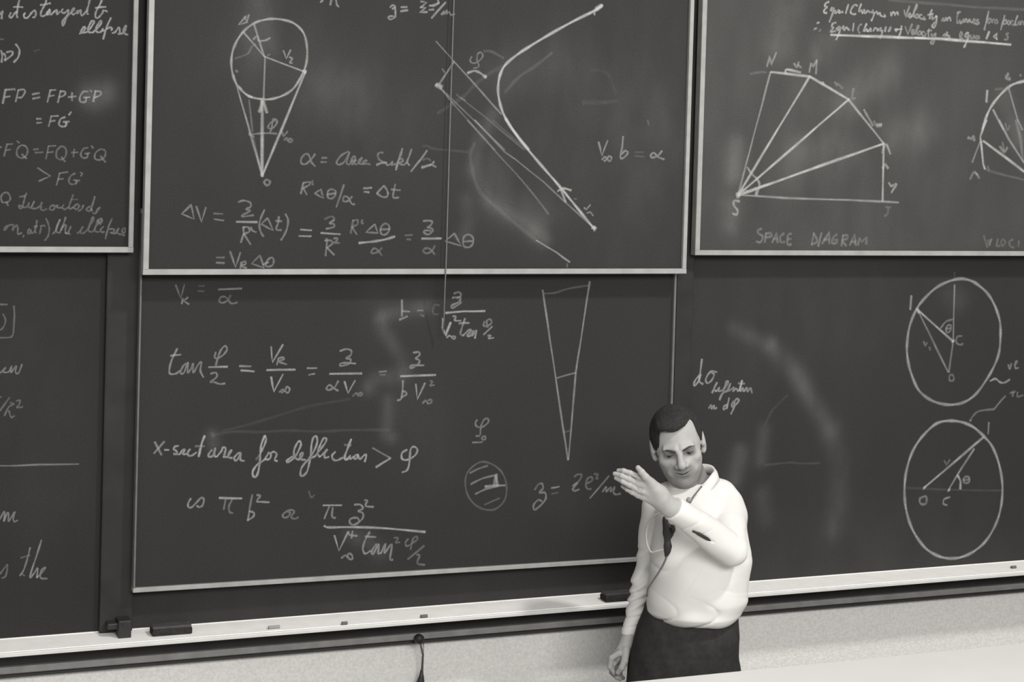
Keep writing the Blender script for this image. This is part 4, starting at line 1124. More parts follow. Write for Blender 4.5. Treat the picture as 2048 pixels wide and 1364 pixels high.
# ------------------------------------------------------------------ wall, guide posts, tray
K = {
    'seam': 1.9364,
    'postL': (0.8859, 0.9859, 1.0359),
    'postR': (2.8039, 2.8691, 1.0359),
    'brk': (0.9325, 0.971, 1.0328, 1.0871),
    'zt': 1.0359,
    'yf': -0.1494,
    'lip': 0.0106,
    'zf': 0.959,
    'zr': 0.9396,
    'zs': 0.9225,
    'erasers': [(1.032, 1.1529, -0.0971, -0.0471, 1.0359, 'black felt eraser on the chalk tray at left, under the centre boards'), (2.5269, 2.6801, -0.1147, -0.0647, 1.0359, 'black felt eraser on the chalk tray beside the man, half hidden by his arm')],
    'sticks': [(1.4025, -0.1093, 0.036, 0.05, 'short grey chalk stub on the tray, first right of the left eraser'), (1.6228, -0.1264, 0.018, 0, 'tiny chalk stub on the tray left of the hanging cord'), (1.8876, -0.1185, 0.022, 0, 'small dark chalk stub on the tray above the hanging cord'), (4.1942, -0.0868, 0.02, 0, 'tiny dark chalk stub at the right end of the tray')],
    'knob': (1.8971, -0.055, 0.9467),
    'plug': (1.9197, -0.02, 0.8164),
    'cord': [(1.9317, -0.131, 3.0868), (1.9289, -0.13, 2.9926), (1.9267, -0.13, 2.5992), (1.9262, -0.13, 2.2044), (1.9282, -0.12, 2.0848), (1.9379, -0.09, 1.9465)],
    'desk': (1.35, 6.6, -0.93, 1.0384),
}
def struct(name, vf, mat, origin=None):
    o = mesh(name, vf[0], vf[1], mat); o['kind'] = 'structure'; return o
struct('wall_back', join(box(-3.0, K['seam'] - .004, .02, .16, 0, 4.4), box(K['seam'] + .004, 8.5, .02, .16, 0, 4.4), box(K['seam'] - .006, K['seam'] + .006, .03, .15, 0, 4.4)), M_WALL)
struct('floor', box(-3.0, 8.5, -7.5, .02, -.06, 0), M_FLOOR)

def post(x0, x1, z0, name, bracket):
    p = struct(name, box(x0, x1, -.022, -.0005, z0, 4.0, .006), M_DARK)
    if bracket:
        bx0, bx1, bz0, bz1 = bracket
        b = mesh('end_bracket', *join(box(bx0, bx1, -.085, -.028, bz0, bz1, .004), box(bx0 - .03, bx0 + .01, -.07, -.028, bz0 + .025, bz1 - .01, .004), box(bx0 + .01, bx1 - .02, -.088, -.084, bz1 - .012, bz1 - .004)), M_BLACK, p)
    return p
post(*K['postL'], 'trim_1', K['brk'])
post(*K['postR'], 'trim_2', None)

X0, X1 = -2.6, 8.2
zt = K['zt']; yf = K['yf']
tray = thing('chalk_tray', 'long pale metal chalk tray running along the wall under all the blackboards', 'chalk tray', (2.5, 0, zt))
mesh('ledge', *prism_x([(.02, zt + .002), (.0, zt + .002), (-.004, zt), (yf + .020, zt - .002), (yf + .017, zt - .006), (yf + .011, zt - .006), (yf + .009, zt - .010), (.02, zt - .010)][::-1], X0, X1), M_TRAY, tray)
mesh('front_lip', *prism_x([(yf + .0108, zt - .0055), (yf + .009, zt - .001), (yf + .003, zt - .001), (yf, zt - .004), (yf, zt - K['lip'] - .001), (yf + .0088, zt - K['lip'] - .001)][::-1], X0, X1), M_TRAY_SHADE, tray)
mesh('fascia', *prism_x([(-.002, zt - .010), (-.012, zt - .010), (-.012, K['zf']), (-.002, K['zf'])][::-1], X0, X1), M_FASCIA, tray)
mesh('lower_rail', *prism_x([(-.002, K['zf']), (-.030, K['zf'] + .001), (-.034, K['zf'] - .004), (-.034, K['zr'] + .003), (-.031, K['zr']), (-.002, K['zr'])][::-1], X0, X1), M_RAIL, tray)
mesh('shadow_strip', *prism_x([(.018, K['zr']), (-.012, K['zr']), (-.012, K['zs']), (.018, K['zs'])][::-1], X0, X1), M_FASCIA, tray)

def eraser(x0, x1, y0, y1, z, label):
    t = thing('blackboard_eraser', label, 'eraser', ((x0 + x1) / 2, (y0 + y1) / 2, z), 'erasers on the chalk tray')
    V, F = box(x0, x1, y0, y1, z, z + .019, .004)
    mesh('felt_pad', V, F, M_FELT, t)
    V, F = box(x0 + .002, x1 - .002, y0 + .004, y1 - .004, z + .018, z + .027, .003)
    mesh('wooden_back', V, F, M_WOODD, t)
for e in K['erasers']: eraser(*e)
for (x, y, l, a, lab) in K['sticks']:
    t = tag(mesh('chalk_stick', *tube([(x - l / 2 * math.cos(a), y - l / 2 * math.sin(a), zt + .0035), (x + l / 2 * math.cos(a), y + l / 2 * math.sin(a), zt + .0035)], .0055, 10), M_CORDG if l < .03 else M_CLIP, origin=(x, y, zt)), lab, 'chalk', 'chalk stubs on the tray')

# hanging cord and knob under the tray
c = K['knob']
t = thing('hanging_cord', 'thin dark cord hanging from a knob under the chalk tray over the plaster wall', 'cord', (c[0], c[1], c[2]))
mesh('knob', *tube([(c[0], -.037, c[2]), (c[0], -.045, c[2]), (c[0], -.06, c[2] + .002), (c[0], -.066, c[2] + .002)], [.010, .016, .015, .008], 14), M_BLACK, t, True)
q = K['plug']
mesh('cord', *tube([(c[0] + .004, -.045, c[2] - .005), (q[0], -.03, c[2] - .06), (q[0] + .001, -.025, (c[2] + q[2]) / 2), (q[0], -.02, q[2])], .0035, 8), M_CORDG, t, True)
mesh('plug', *tube([(q[0], -.02, q[2] + .02), (q[0], -.02, q[2]), (q[0] - .004, -.02, q[2] - .03), (q[0] - .004, -.02, q[2] - .05)], [.004, .008, .016, .017], 12), M_BLACK, t, True)

# long pale cord over the centre boards
c = K['cord']
t = thing('board_cord', 'very thin pale cord hanging straight down in front of the two centre blackboards', 'cord', c[-1])
mesh('cord', *tube(smooth_line(c, 4), .0021, 6), M_CORDL, t, True)
mesh('end_weight', *tube([(c[-1][0], c[-1][1], c[-1][2] + .012), (c[-1][0], c[-1][1], c[-1][2] - .012)], [.0018, .0024], 8), M_CORDL, t, True)

# ------------------------------------------------------------------ desk in front
d = K['desk']
dk = thing('lecture_desk', 'white-topped lecture desk in front of the man, only its far edge in view', 'desk', ((d[0] + d[1]) / 2, d[2] - .35, 0))
mesh('desk_top', *box(d[0], d[1], d[2] - .72, d[2], d[3] - .03, d[3], .003), M_DESK, dk)
mesh('cabinet_body', *box(d[0] + .03, d[1] - .03, d[2] - .69, d[2] - .03, .08, d[3] - .03, .004), M_DESKB, dk)
mesh('plinth', *box(d[0] + .06, d[1] - .06, d[2] - .66, d[2] - .06, 0, .08), M_DARK, dk)

# ------------------------------------------------------------------ the man: surfaces grown from distance fields, extracted with surface nets
f32 = np.float32
def A3(*p): return np.array(p, f32)
def cone(P, a, b, ra, rb):
    a = np.array(a, f32); b = np.array(b, f32); ba = b - a; pa = P - a
    t = np.clip(pa @ ba / max(float(ba @ ba), 1e-9), 0, 1)
    return np.linalg.norm(pa - t[:, None] * ba, axis=1) - (ra + (rb - ra) * t)
def chain(P, pts, rs, k=0.0):
    d = None
    for i in range(len(pts) - 1):
        e = cone(P, pts[i], pts[i + 1], rs[i], rs[i + 1])
        d = e if d is None else (smin(d, e, k) if k else np.minimum(d, e))
    return d
def ell(P, c, r):
    q = (P - np.array(c, f32)); r = np.array(r, f32)
    k0 = np.linalg.norm(q / r, axis=1); k1 = np.linalg.norm(q / (r * r), axis=1)
    return k0 * (k0 - 1) / np.maximum(k1, 1e-6)
def smin(a, b, k):
    h = np.maximum(k - np.abs(a - b), 0) / k
    return np.minimum(a, b) - h * h * k * .25
def smax(a, b, k): return -smin(-a, -b, k)
def ssub(a, b, k): return smax(a, -b, k)

def surface_nets(fn, lo, hi, h, name, mat, parent, smooth=True, parts=None):
    lo = np.array(lo, f32); n = np.ceil((np.array(hi) - lo) / h / 8).astype(int)
    cs = 8 * h
    gi = np.stack(np.meshgrid(*[np.arange(k) for k in n], indexing='ij'), -1).reshape(-1, 3)
    cen = lo + (gi + .5) * cs
    dc = fn(cen.astype(f32))
    act = np.abs(dc) < cs * 1.6
    G = np.full(n * 8 + 1, 1.0, f32)
    for b, s in zip(gi[~act], dc[~act]):
        if s < 0: G[b[0] * 8:b[0] * 8 + 9, b[1] * 8:b[1] * 8 + 9, b[2] * 8:b[2] * 8 + 9] = -1
    off = np.stack(np.meshgrid(*[np.arange(9)] * 3, indexing='ij'), -1).reshape(-1, 3)
    ga = gi[act]
    for s in range(0, len(ga), 600):
        idx = (ga[s:s + 600, None, :] * 8 + off[None]).reshape(-1, 3)
        v = fn((lo + idx * h).astype(f32))
        G[idx[:, 0], idx[:, 1], idx[:, 2]] = v
    S = G < 0
    N = np.array(G.shape)
    cnt = np.zeros(N - 1, np.uint8)
    for dx in (0, 1):
        for dy in (0, 1):
            for dz in (0, 1):
                cnt += S[dx:N[0] - 1 + dx, dy:N[1] - 1 + dy, dz:N[2] - 1 + dz]
    C = np.argwhere((cnt > 0) & (cnt < 8))
    vid = np.full(N - 1, -1, np.int64); vid[C[:, 0], C[:, 1], C[:, 2]] = np.arange(len(C))
    acc = np.zeros((len(C), 3)); m = np.zeros(len(C))
    cor = [(a, b, c) for a in (0, 1) for b in (0, 1) for c in (0, 1)]
    for i in range(8):
        for j in range(i + 1, 8):
            ci, cj = np.array(cor[i]), np.array(cor[j])
            if np.abs(ci - cj).sum() != 1: continue
            va = G[tuple((C + ci).T)]; vb = G[tuple((C + cj).T)]
            x = (va < 0) != (vb < 0)
            t = np.where(x, va / np.where(x, va - vb, 1), 0)
            acc += np.where(x[:, None], ci + (cj - ci) * t[:, None], 0); m += x
    V = lo + (C + acc / m[:, None]) * h
    F = []
    for ax in range(3):
        o1, o2 = [(1, 2), (2, 0), (0, 1)][ax]
        sl = [slice(1, N[k] - 1) for k in range(3)]
        sa = list(sl); sa[ax] = slice(0, N[ax] - 1); sb = list(sl); sb[ax] = slice(1, N[ax])
        a = S[tuple(sa)]; b = S[tuple(sb)]
        E = np.argwhere(a != b)
        if not len(E): continue
        flip = a[tuple(E.T)]
        base = E + 1; base[:, ax] = E[:, ax]
        def at(d1, d2):
            q = base.copy(); q[:, o1] -= d1; q[:, o2] -= d2
            return vid[tuple(q.T)]
        q = np.stack([at(1, 1), at(0, 1), at(0, 0), at(1, 0)], 1)
        q[~flip] = q[~flip][:, ::-1]
        F.append(q)
    F = np.vstack(F)
    return V, F

def np_mesh(name, V, F, mat, parent, smooth=True):
    me = bpy.data.meshes.new(name)
    me.vertices.add(len(V)); me.vertices.foreach_set('co', np.asarray(V, np.float32).ravel())
    me.loops.add(F.size); me.loops.foreach_set('vertex_index', F.ravel().astype(np.int32))
    me.polygons.add(len(F)); me.polygons.foreach_set('loop_start', np.arange(0, F.size, F.shape[1], dtype=np.int32))
    me.update(); me.validate()
    return link(name, me, mat, parent, smooth)

man = thing('person', 'man in a white dress shirt and dark trousers raising one open hand before his chin', 'person', (2.5723, -0.62, 0.0))
man.rotation_euler = (0, 0, -0.49369)

# head frame: nod, tilt, turn
HC = A3(-.055, -.014, 1.647)
def rot(rx, ry, rz): return np.array((Matrix.Rotation(rz, 3, 'Z') @ Matrix.Rotation(ry, 3, 'Y') @ Matrix.Rotation(rx, 3, 'X')))
HR = rot(math.radians(9), math.radians(-12), math.radians(3)).astype(f32)
def to_head(P): return (P - HC) @ HR
def from_head(p): return tuple(float(v) for v in (HR @ np.array(p, f32) + HC))

def skull(Q):
    d = ell(Q, (0, .014, .030), (.0745, .096, .083))
    return smin(d, ell(Q, (0, -.028, -.030), (.0605, .064, .082)), .03)

def sd_head(P):
    Q = to_head(P); S = Q.copy(); S[:, 0] = np.abs(S[:, 0])
    d = skull(Q)
    d = smin(d, ell(Q, (0, -.038, -.076), (.047, .046, .036)), .025)
    d = smin(d, ell(Q, (0, -.070, -.101), (.021, .018, .014)), .018)
    d = smin(d, cone(S, (.046, -.005, -.050), (.024, -.05, -.094), .017, .014), .02)      # jaw line
    d = smin(d, ell(S, (.043, -.058, -.024), (.020, .020, .016)), .018)                   # cheekbone
    d = smin(d, cone(S, (.010, -.090, .014), (.040, -.077, .015), .0100, .0070), .014)      # brow ridge
    d = ssub(d, ell(S, (.030, -.103, -.004), (.020, .025, .0135)), .008)                    # eye socket
    d = smin(d, ell(S, (.031, -.073, -.005), (.0145, .0135, .0110)), .005)                 # lids
    d = ssub(d, ell(S, (.031, -.090, -.006), (.0135, .016, .0034)), .002)
    nose = smin(cone(Q, (0, -.088, .010), (0, -.113, -.028), .0080, .0115), ell(Q, (0, -.112, -.034), (.011, .012, .010)), .008)
    nose = smin(nose, ell(S, (.0135, -.100, -.037), (.0085, .011, .0075)), .006)
    d = smin(d, nose, .009)
    d = ssub(d, ell(S, (.0065, -.107, -.045), (.0040, .006, .004)), .002)                  # nostril
    d = smin(d, cone(S, (.020, -.084, -.036), (.036, -.070, -.062), .009, .008), .012)     # cheek fold
    d = smin(d, ell(Q, (0, -.082, -.060), (.024, .014, .016)), .012)                       # muzzle
    d = smin(d, cone(S, (0, -.0945, -.060), (.021, -.083, -.058), .0038, .0015), .003)
    d = smin(d, cone(S, (0, -.0935, -.069), (.018, -.083, -.064), .0045, .0015), .003)
    d = ssub(d, cone(S, (0, -.099, -.0655), (.024, -.0875, -.0590), .0018, .0010), .003)     # mouth line
    d = ssub(d, ell(Q, (0, -.094, -.082), (.016, .006, .004)), .008)
    ear = ell(S, (.078, .012, -.008), (.0085, .019, .032))
    ear = smin(ear, ell(S, (.074, .006, -.034), (.007, .010, .011)), .006)
    ear = ssub(ear, ell(S, (.086, .008, -.002), (.006, .011, .020)), .003)
    d = smin(d, ear, .006)
    d = smin(d, ell(S, (.076, -.006, -.010), (.006, .005, .008)), .004)
    neck = cone(P, from_head((0, .020, -.060)), (.012, .030, 1.46), .056, .062)
    neck = smin(neck, cone(P, from_head((0, -.035, -.10)), (.015, -.035, 1.475), .018, .02), .03)
    return smin(d, neck, .022)

def sd_hand_up(P):
    wr = [(-0.0421, -0.295, 1.4963), (-0.074, -0.312, 1.5156), (-0.0902, -0.325, 1.5377)]
    d = chain(P, wr, [.031, .0300, .0265])
    fingers = [
        ([(-0.1586, -0.35, 1.6025), (-0.1841, -0.364, 1.6147), (-0.2029, -0.362, 1.6199), (-0.2177, -0.352, 1.6181)], [.0088, .0083, .0076, .0066]),
        ([(-0.1593, -0.354, 1.5838), (-0.1847, -0.374, 1.599), (-0.2077, -0.374, 1.6082), (-0.2277, -0.362, 1.6108)], [.0086, .0080, .0074, .0064]),
        ([(-0.1603, -0.352, 1.5654), (-0.1842, -0.374, 1.5821), (-0.2044, -0.374, 1.5926), (-0.2238, -0.362, 1.5988)], [.0084, .0078, .0072, .0062]),
        ([(-0.1601, -0.342, 1.5477), (-0.177, -0.358, 1.5593), (-0.1916, -0.358, 1.5672), (-0.2051, -0.348, 1.5733)], [.0080, .0072, .0066, .0056])]
    pb = [(-0.1443, -0.346, 1.5967), (-0.1451, -0.35, 1.5802), (-0.1461, -0.348, 1.5625), (-0.1459, -0.338, 1.5447)]
    palm = None
    for i, (pts, rs) in enumerate(fingers):
        st = [(-0.0978, -0.335, 1.5623), (-0.0976, -0.335, 1.5537), (-0.1002, -0.33, 1.541), (-0.1058, -0.322, 1.5305)][i]
        e = cone(P, st, pb[i], .0170, .0098)
        palm = e if palm is None else smin(palm, e, .010)
    palm = smin(palm, cone(P, (-0.1003, -0.318, 1.5358), (-0.1495, -0.328, 1.5584), .020, .015), .012)
    palm = smin(palm, cone(P, (-0.1034, -0.34, 1.563), (-0.1326, -0.348, 1.5919), .0165, .0125), .012)
    for i in range(4): palm = smin(palm, ell(P, pb[i], (.0098, .0115, .0098)), .004)
    d = smin(d, palm, .02)
    D = d
    for pts, rs in fingers:
        D = np.minimum(D, smin(d, chain(P, [pb[fingers.index((pts, rs))]] + pts, [.0092] + rs, .003), .0045))
    th = chain(P, [(-0.1224, -0.35, 1.5856), (-0.1396, -0.366, 1.6064), (-0.1512, -0.372, 1.6213), (-0.1617, -0.366, 1.6319)], [.0135, .0108, .0094, .0074], .003)
    D = smin(D, th, .007)
    return D

def sd_hand_down(P):
    d = chain(P, [(-0.1816, 0.045, 1.0557), (-0.1908, 0.035, 1.0143)], [.024, .0240])
    palm = smin(cone(P, (-0.1933, 0.025, 1.0107), (-0.2181, 0.015, 0.9779), .021, .020), cone(P, (-0.1891, 0.045, 0.996), (-0.2082, 0.05, 0.9529), .018, .020), .015)
    d = smin(d, palm, .015)
    D = d
    ch = [
        ([(-0.2146, -0.002, 0.9923), (-0.2367, -0.012, 0.9784), (-0.2405, -0.012, 0.9503), (-0.2264, -0.006, 0.9293)], [.0105, .0092, .0084, .0072]),
        ([(-0.2118, 0.016, 0.9718), (-0.2325, 0.008, 0.9543), (-0.2349, 0.01, 0.9287), (-0.2192, 0.014, 0.9114)], [.0108, .0095, .0086, .0073]),
        ([(-0.2075, 0.034, 0.9544), (-0.2237, 0.03, 0.9344), (-0.2248, 0.032, 0.9135), (-0.2106, 0.034, 0.9013)], [.0102, .0090, .0082, .0070]),
        ([(-0.2018, 0.052, 0.9433), (-0.2121, 0.052, 0.9224), (-0.2117, 0.054, 0.9062), (-0.2022, 0.056, 0.8983)], [.0092, .0078, .0072, .0062])]
    for pts, rs in ch: D = np.minimum(D, smin(d, chain(P, pts, rs, .003), .006))
    th = chain(P, [(-0.1937, 0.005, 1.0008), (-0.1965, -0.018, 0.9732), (-0.2047, -0.026, 0.9535), (-0.2151, -0.022, 0.9378)], [.0135, .0110, .0098, .0080], .003)
    return smin(D, th, .006)

def table(z, T, c):
    zz = [t[0] for t in T]
    return np.interp(z, zz, [t[c] for t in T]).astype(f32)
def tub(P, T):
    xl, xr, yf_, yb = [table(P[:, 2], T, i) for i in (1, 2, 3, 4)]
    a = (xr - xl) / 2; b = (yb - yf_) / 2
    q = np.sqrt(np.abs((P[:, 0] - (xl + xr) / 2) / a) ** 2.3 + np.abs((P[:, 1] - (yf_ + yb) / 2) / b) ** 2.3) ** (2 / 2.3)
    return (q - 1) * np.minimum(a, b) * .75
def sd_core(P):
    d = cone(P, (.012, .03, 1.17), (.012, .03, 1.40), .105, .10)
    d = smin(d, cone(P, (-.085, .03, 1.44), (.09, .03, 1.46), .04, .04), .03)
    d = smin(d, cone(P, (-.01, .02, 1.02), (-.0, .02, 1.2), .095, .095), .03)
    for s in (-1, 1):
        d = smin(d, chain(P, [(s * .075 - .012, .02, .98), (s * .085 - .012, .01, .52), (s * .088 - .012, .03, .10)], [.060, .050, .038]), .02)
    d = smin(d, chain(P, ARM_U, [.042, .036, .030]), .02)
    d = smin(d, chain(P, ARM_D, [.040, .032, .022]), .02)
    return d
ARM_U = [(.094, .01, 1.460), (.112, -.165, 1.368), (-0.0538, -0.3, 1.5055)]
ARM_D = [(-.108, .035, 1.450), (-.138, .085, 1.240), (-0.1824, 0.04, 1.0352)]

# body: one mesh; the head, the two hands and the part under the clothes are grown at different resolutions
pieces = [surface_nets(sd_head, (-.17, -.17, 1.44), (.09, .14, 1.80), .0017, '', None, None),
          surface_nets(sd_hand_up, (-.26, -.42, 1.48), (-.03, -.25, 1.66), .0013, '', None, None),
          surface_nets(sd_hand_down, (-.26, -.06, .88), (-.14, .12, 1.10), .0014, '', None, None),
          surface_nets(sd_core, (-.27, -.40, .04), (.27, .25, 1.60), .009, '', None, None)]
V = []; F = []; n = 0
for v, f in pieces: V.append(v); F.append(f + n); n += len(v)
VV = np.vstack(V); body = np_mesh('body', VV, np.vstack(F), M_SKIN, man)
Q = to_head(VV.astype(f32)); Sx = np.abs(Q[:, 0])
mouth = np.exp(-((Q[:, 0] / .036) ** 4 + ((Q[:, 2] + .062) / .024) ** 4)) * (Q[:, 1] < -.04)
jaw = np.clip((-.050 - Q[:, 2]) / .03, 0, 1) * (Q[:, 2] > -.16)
st = np.clip(np.maximum(mouth, jaw * .9), 0, 1) * (np.linalg.norm(Q, axis=1) < .17) * .66  # stubble on the jaw, with shade around the mouth painted in
# eye-socket shade painted into the skin colour
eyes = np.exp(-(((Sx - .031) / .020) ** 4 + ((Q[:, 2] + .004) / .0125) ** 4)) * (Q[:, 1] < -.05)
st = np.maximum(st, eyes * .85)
at = body.data.attributes.new('stubble_shade', 'FLOAT', 'POINT')
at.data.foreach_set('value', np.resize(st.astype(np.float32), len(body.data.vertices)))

# hair
HX = [-.080, -.064, -.056, -.050, -.043, -.030, -.006, .015, .035, .050, .057, .062, .067, .073, .082]
HZ = [-.012, -.002, .016, .050, .074, .073, .066, .069, .077, .083, .074, .055, .028, .004, -.014]
def sd_hair(P):
    Q = to_head(P)
    st = .0004 * np.sin(Q[:, 0] * 310 + 4 * np.sin(Q[:, 1] * 31 + Q[:, 2] * 17)) * np.sin(Q[:, 1] * 90 + 3 * np.sin(Q[:, 0] * 50))
    d = ell(Q, (0, .016, .029), (.0805, .1020, .0875)) + st
    d = smin(d, ell(Q, (-.010, -.045, .080), (.050, .045, .026)) + st, .02)
    hl = np.interp(Q[:, 0], HX, HZ)
    back = np.clip((Q[:, 1] + .030) / .030, 0, 1)
    far = np.clip((Q[:, 1] - .030) / .03, 0, 1)
    side = hl * (1 - back) + (-.002) * back
    z0 = side * (1 - far) + (-.062) * far
    cut = (z0 - Q[:, 2]) * .7 + .0008 * np.sin(Q[:, 0] * 430 + 3 * np.sin(Q[:, 0] * 170))
    d = smax(d, cut, .004)
    return smax(d, -(skull(Q) + .004), .001)
v, f = surface_nets(sd_hair, (-.18, -.15, 1.54), (.09, .15, 1.80), .0017, '', None, None)
np_mesh('hair', v, f, M_HAIR, man)

def ball(c, r, n=16, sq=(1, 1, 1)):
    V = []; F = []
    for i in range(n + 1):
        th = math.pi * i / n
        for j in range(n * 2):
            ph = math.pi * j / n
            V.append((c[0] + r * sq[0] * math.sin(th) * math.cos(ph), c[1] + r * sq[1] * math.sin(th) * math.sin(ph), c[2] + r * sq[2] * math.cos(th)))
    for i in range(n):
        for j in range(n * 2):
            a = i * 2 * n + j; b = i * 2 * n + (j + 1) % (2 * n)
            F.append([a, b, b + 2 * n, a + 2 * n])
    return V, F
def plain(name, vf, mat, parent):
    me = bpy.data.meshes.new(name); me.from_pydata([tuple(float(q) for q in v) for v in vf[0]], [], vf[1]); me.update()
    return link(name, me, mat, parent, True)
for s in (-1, 1):
    e = plain('eye', ball(from_head((s * .031, -.0730, -.005)), .0112, 12), M_EYE, man)
    plain('iris', ball(from_head((s * .031 - .001, -.0790, -.0062)), .0068, 10), M_IRIS, e)
    pts = [from_head(p) for p in ((s * .010, -.1000, .0090), (s * .020, -.0990, .0130), (s * .034, -.0915, .0155), (s * .049, -.0765, .0105))]
    plain('eyebrow', tube(smooth_line(pts, 4), [.0014] + [.0026] * 8 + [.0020, .0016, .0012, .0006], 8), M_BROW, man)
pts = [from_head(p) for p in ((-.027, -.0835, -.0575), (-.014, -.0930, -.0618), (0, -.0975, -.0645), (.014, -.0930, -.0618), (.027, -.0835, -.0575))]
plain('mouth_line', tube(smooth_line(pts, 4), [.0006] + [.0013] * 15 + [.0006], 6), M_BROW, man)

# trousers
TT = [(.60, -.17, .14, -.10, .13), (.90, -.190, .146, -.115, .145), (1.0, -.180, .150, -.12, .145), (1.06, -.166, .153, -.12, .14), (1.10, -.156, .147, -.115, .135), (1.15, -.139, .142, -.108, .13), (1.20, -.12, .13, -.10, .12)]
def sd_trousers(P):
    d = tub(P, TT)
    d = smax(d, np.abs(P[:, 2] - 1.02) - .15, .02)
    for s in (-1, 1):
        x = s * .088 - .012
        d = smin(d, chain(P, [(x, .015, .93), (x, .010, .50), (x, .035, .09)], [.078, .072, .062]), .025)
    d = ssub(d, cone(P, (-.012, -.16, .70), (-.012, .18, .70), .008, .008), .03)
    d += .0016 * np.sin(P[:, 2] * 42 + P[:, 0] * 30) * np.sin(P[:, 0] * 60 + 1)
    return smax(d, .055 - P[:, 2], .004)
v, f = surface_nets(sd_trousers, (-.24, -.20, .03), (.22, .22, 1.22), .006, '', None, None)
np_mesh('trousers', v, f, M_TROUSER, man)
for s in (-1, 1):
    x = s * .09 - .012
    def sd_shoe(P):
        d = smin(ell(P, (x, -.085, .035), (.046, .105, .038)), ell(P, (x, .045, .045), (.037, .055, .045)), .03)
        return smax(d, .0 - P[:, 2], .004)
    v, f = surface_nets(sd_shoe, (x - .08, -.22, -.01), (x + .08, .13, .12), .006, '', None, None)
    np_mesh('shoe', v, f, M_BLACK, man)

# shirt
ST = [(1.09, -.118, .138, -.112, .14), (1.112, -.130, .150, -.132, .145), (1.14, -.137, .160, -.148, .155), (1.18, -.134, .168, -.150, .16), (1.25, -.130, .168, -.146, .155), (1.32, -.126, .158, -.140, .15), (1.38, -.122, .146, -.134, .145), (1.44, -.116, .128, -.122, .14), (1.49, -.100, .105, -.100, .13), (1.53, -.060, .070, -.060, .11), (1.56, -.04, .05, -.04, .09)]
def sd_shirt(P):
    x, y, z = P[:, 0], P[:, 1], P[:, 2]
    d = tub(P, ST)
    hem = 1.110 + .012 * np.clip((-.05 - x) / .08, 0, 1) + .010 * np.clip((x - .08) / .07, 0, 1)
    d = smax(d, hem - z, .022)
    d = smax(d, z - 1.535, .03)
    d = smin(d, cone(P, (.0, .03, 1.505), (.080, .02, 1.492), .042, .046), .03)      # shoulder near the collar
    d = smin(d, cone(P, (.0, .03, 1.495), (-.10, .035, 1.462), .045, .046), .03)
    up = chain(P, ARM_U, [.057, .051, .0375])
    d = smin(d, up, .009)
    bil = chain(P, [(.108, .0, 1.43), (.122, -.02, 1.30), (.120, -.02, 1.20)], [.048, .052, .042], .02)
    d = smin(d, bil, .03)
    dn = chain(P, [ARM_D[0], ARM_D[1], (-0.1801, 0.045, 1.0558), (-0.1879, 0.038, 1.0167)], [.050, .039, .0285, .0265])
    dn = dn + .0034 * np.sin(z * 170 - x * 130 + 2.4 * np.sin(z * 38)) * np.clip((1.33 - z) / .1, 0, 1) * np.clip((z - 1.09) / .04, 0, 1)
    dn = smax(dn, (1.041 - z), .002)
    d = smin(d, dn, .008)
    # folds
    def fold(a, b, ra, rb, k=.012):
        nonlocal d
        d = ssub(d, cone(P, a, b, ra, rb), k)
    fold((-0.0002, -0.299, 1.4434), (0.0319, -0.284, 1.4266), .0040, .0065, .002)
    fold((0.0319, -0.284, 1.4266), (0.0599, -0.258, 1.4055), .0065, .0030, .002)
    fold((0.0991, -0.158, 1.3429), (0.1215, -0.15, 1.2871), .010, .006)
    fold((0.1215, -0.152, 1.2876), (0.1349, -0.15, 1.2357), .005, .003)
    fold((-0.0127, -0.156, 1.2888), (0.0317, -0.16, 1.2847), .004, .003, .016)
    fold((-0.1087, -0.15, 1.1772), (-0.0637, -0.158, 1.1654), .007, .002)
    fold((-0.1292, -0.135, 1.4502), (-0.1378, -0.13, 1.3811), .008, .008)
    fold((-0.1379, -0.125, 1.38), (-0.1269, -0.125, 1.3129), .008, .005)
    fold((-0.1226, -0.146, 1.3389), (-0.0873, -0.15, 1.3522), .004, .003, .008)
    fold((0.0454, -0.14, 1.4645), (0.066, -0.14, 1.4655), .002, .002, .004)
    fold((-0.0824, -0.158, 1.296), (-0.0676, -0.158, 1.2968), .006, .004, .014)
    def crease(u): return (1 - np.abs(np.sin(u))) ** 4
    eb = np.exp(-((x - .10) ** 2 + (y + .15) ** 2 + (z - 1.38) ** 2) / .075 ** 2)
    d = d + .0045 * eb * crease(38 * (x * .5 - z * .9) + 1.5 * np.sin(y * 40))
    fr = np.exp(-((x + .01) ** 2 + (y + .27) ** 2 + (z - 1.47) ** 2) / .06 ** 2)
    d = d + .0030 * fr * crease(42 * (x * .8 - z * .55) + 1.2 * np.sin(z * 50))
    ws = np.clip((1.22 - z) / .08, 0, 1)
    d = d + .0038 * ws * crease(26 * x + 9 * np.sin(z * 14 + 1) + .6)
    ch = np.exp(-((z - 1.27) ** 2) / .05 ** 2)
    d = d + .0028 * ch * crease(17 * x - 30 * z + 1.2 * np.sin(x * 25))
    d = d + .0028 * np.sin(x * 38 + z * 26 + 1.7 * np.sin(z * 17)) * np.sin(z * 33 - x * 14 + .8)
    # sleeve end: open around the wrist
    c0 = np.array((-0.0597, -0.302, 1.5107), f32); ax = np.array((-0.0902, -0.325, 1.5377), f32) - c0; ax = ax / np.linalg.norm(ax)
    t = (P - c0) @ ax; rad = np.linalg.norm((P - c0) - t[:, None] * ax, axis=1)
    near = (rad < .055) & (t > -.02)
    d = np.where(near, np.maximum(d, t), d)
    # neck opening
    d = ssub(d, cone(P, (-.012, .004, 1.60), (.010, .018, 1.500), .058, .052), .003)
    return d
v, f = surface_nets(sd_shirt, (-.26, -.40, 1.03), (.22, .22, 1.58), .0032, '', None, None)
shirt = np_mesh('shirt', v, f, M_SHIRT, man)

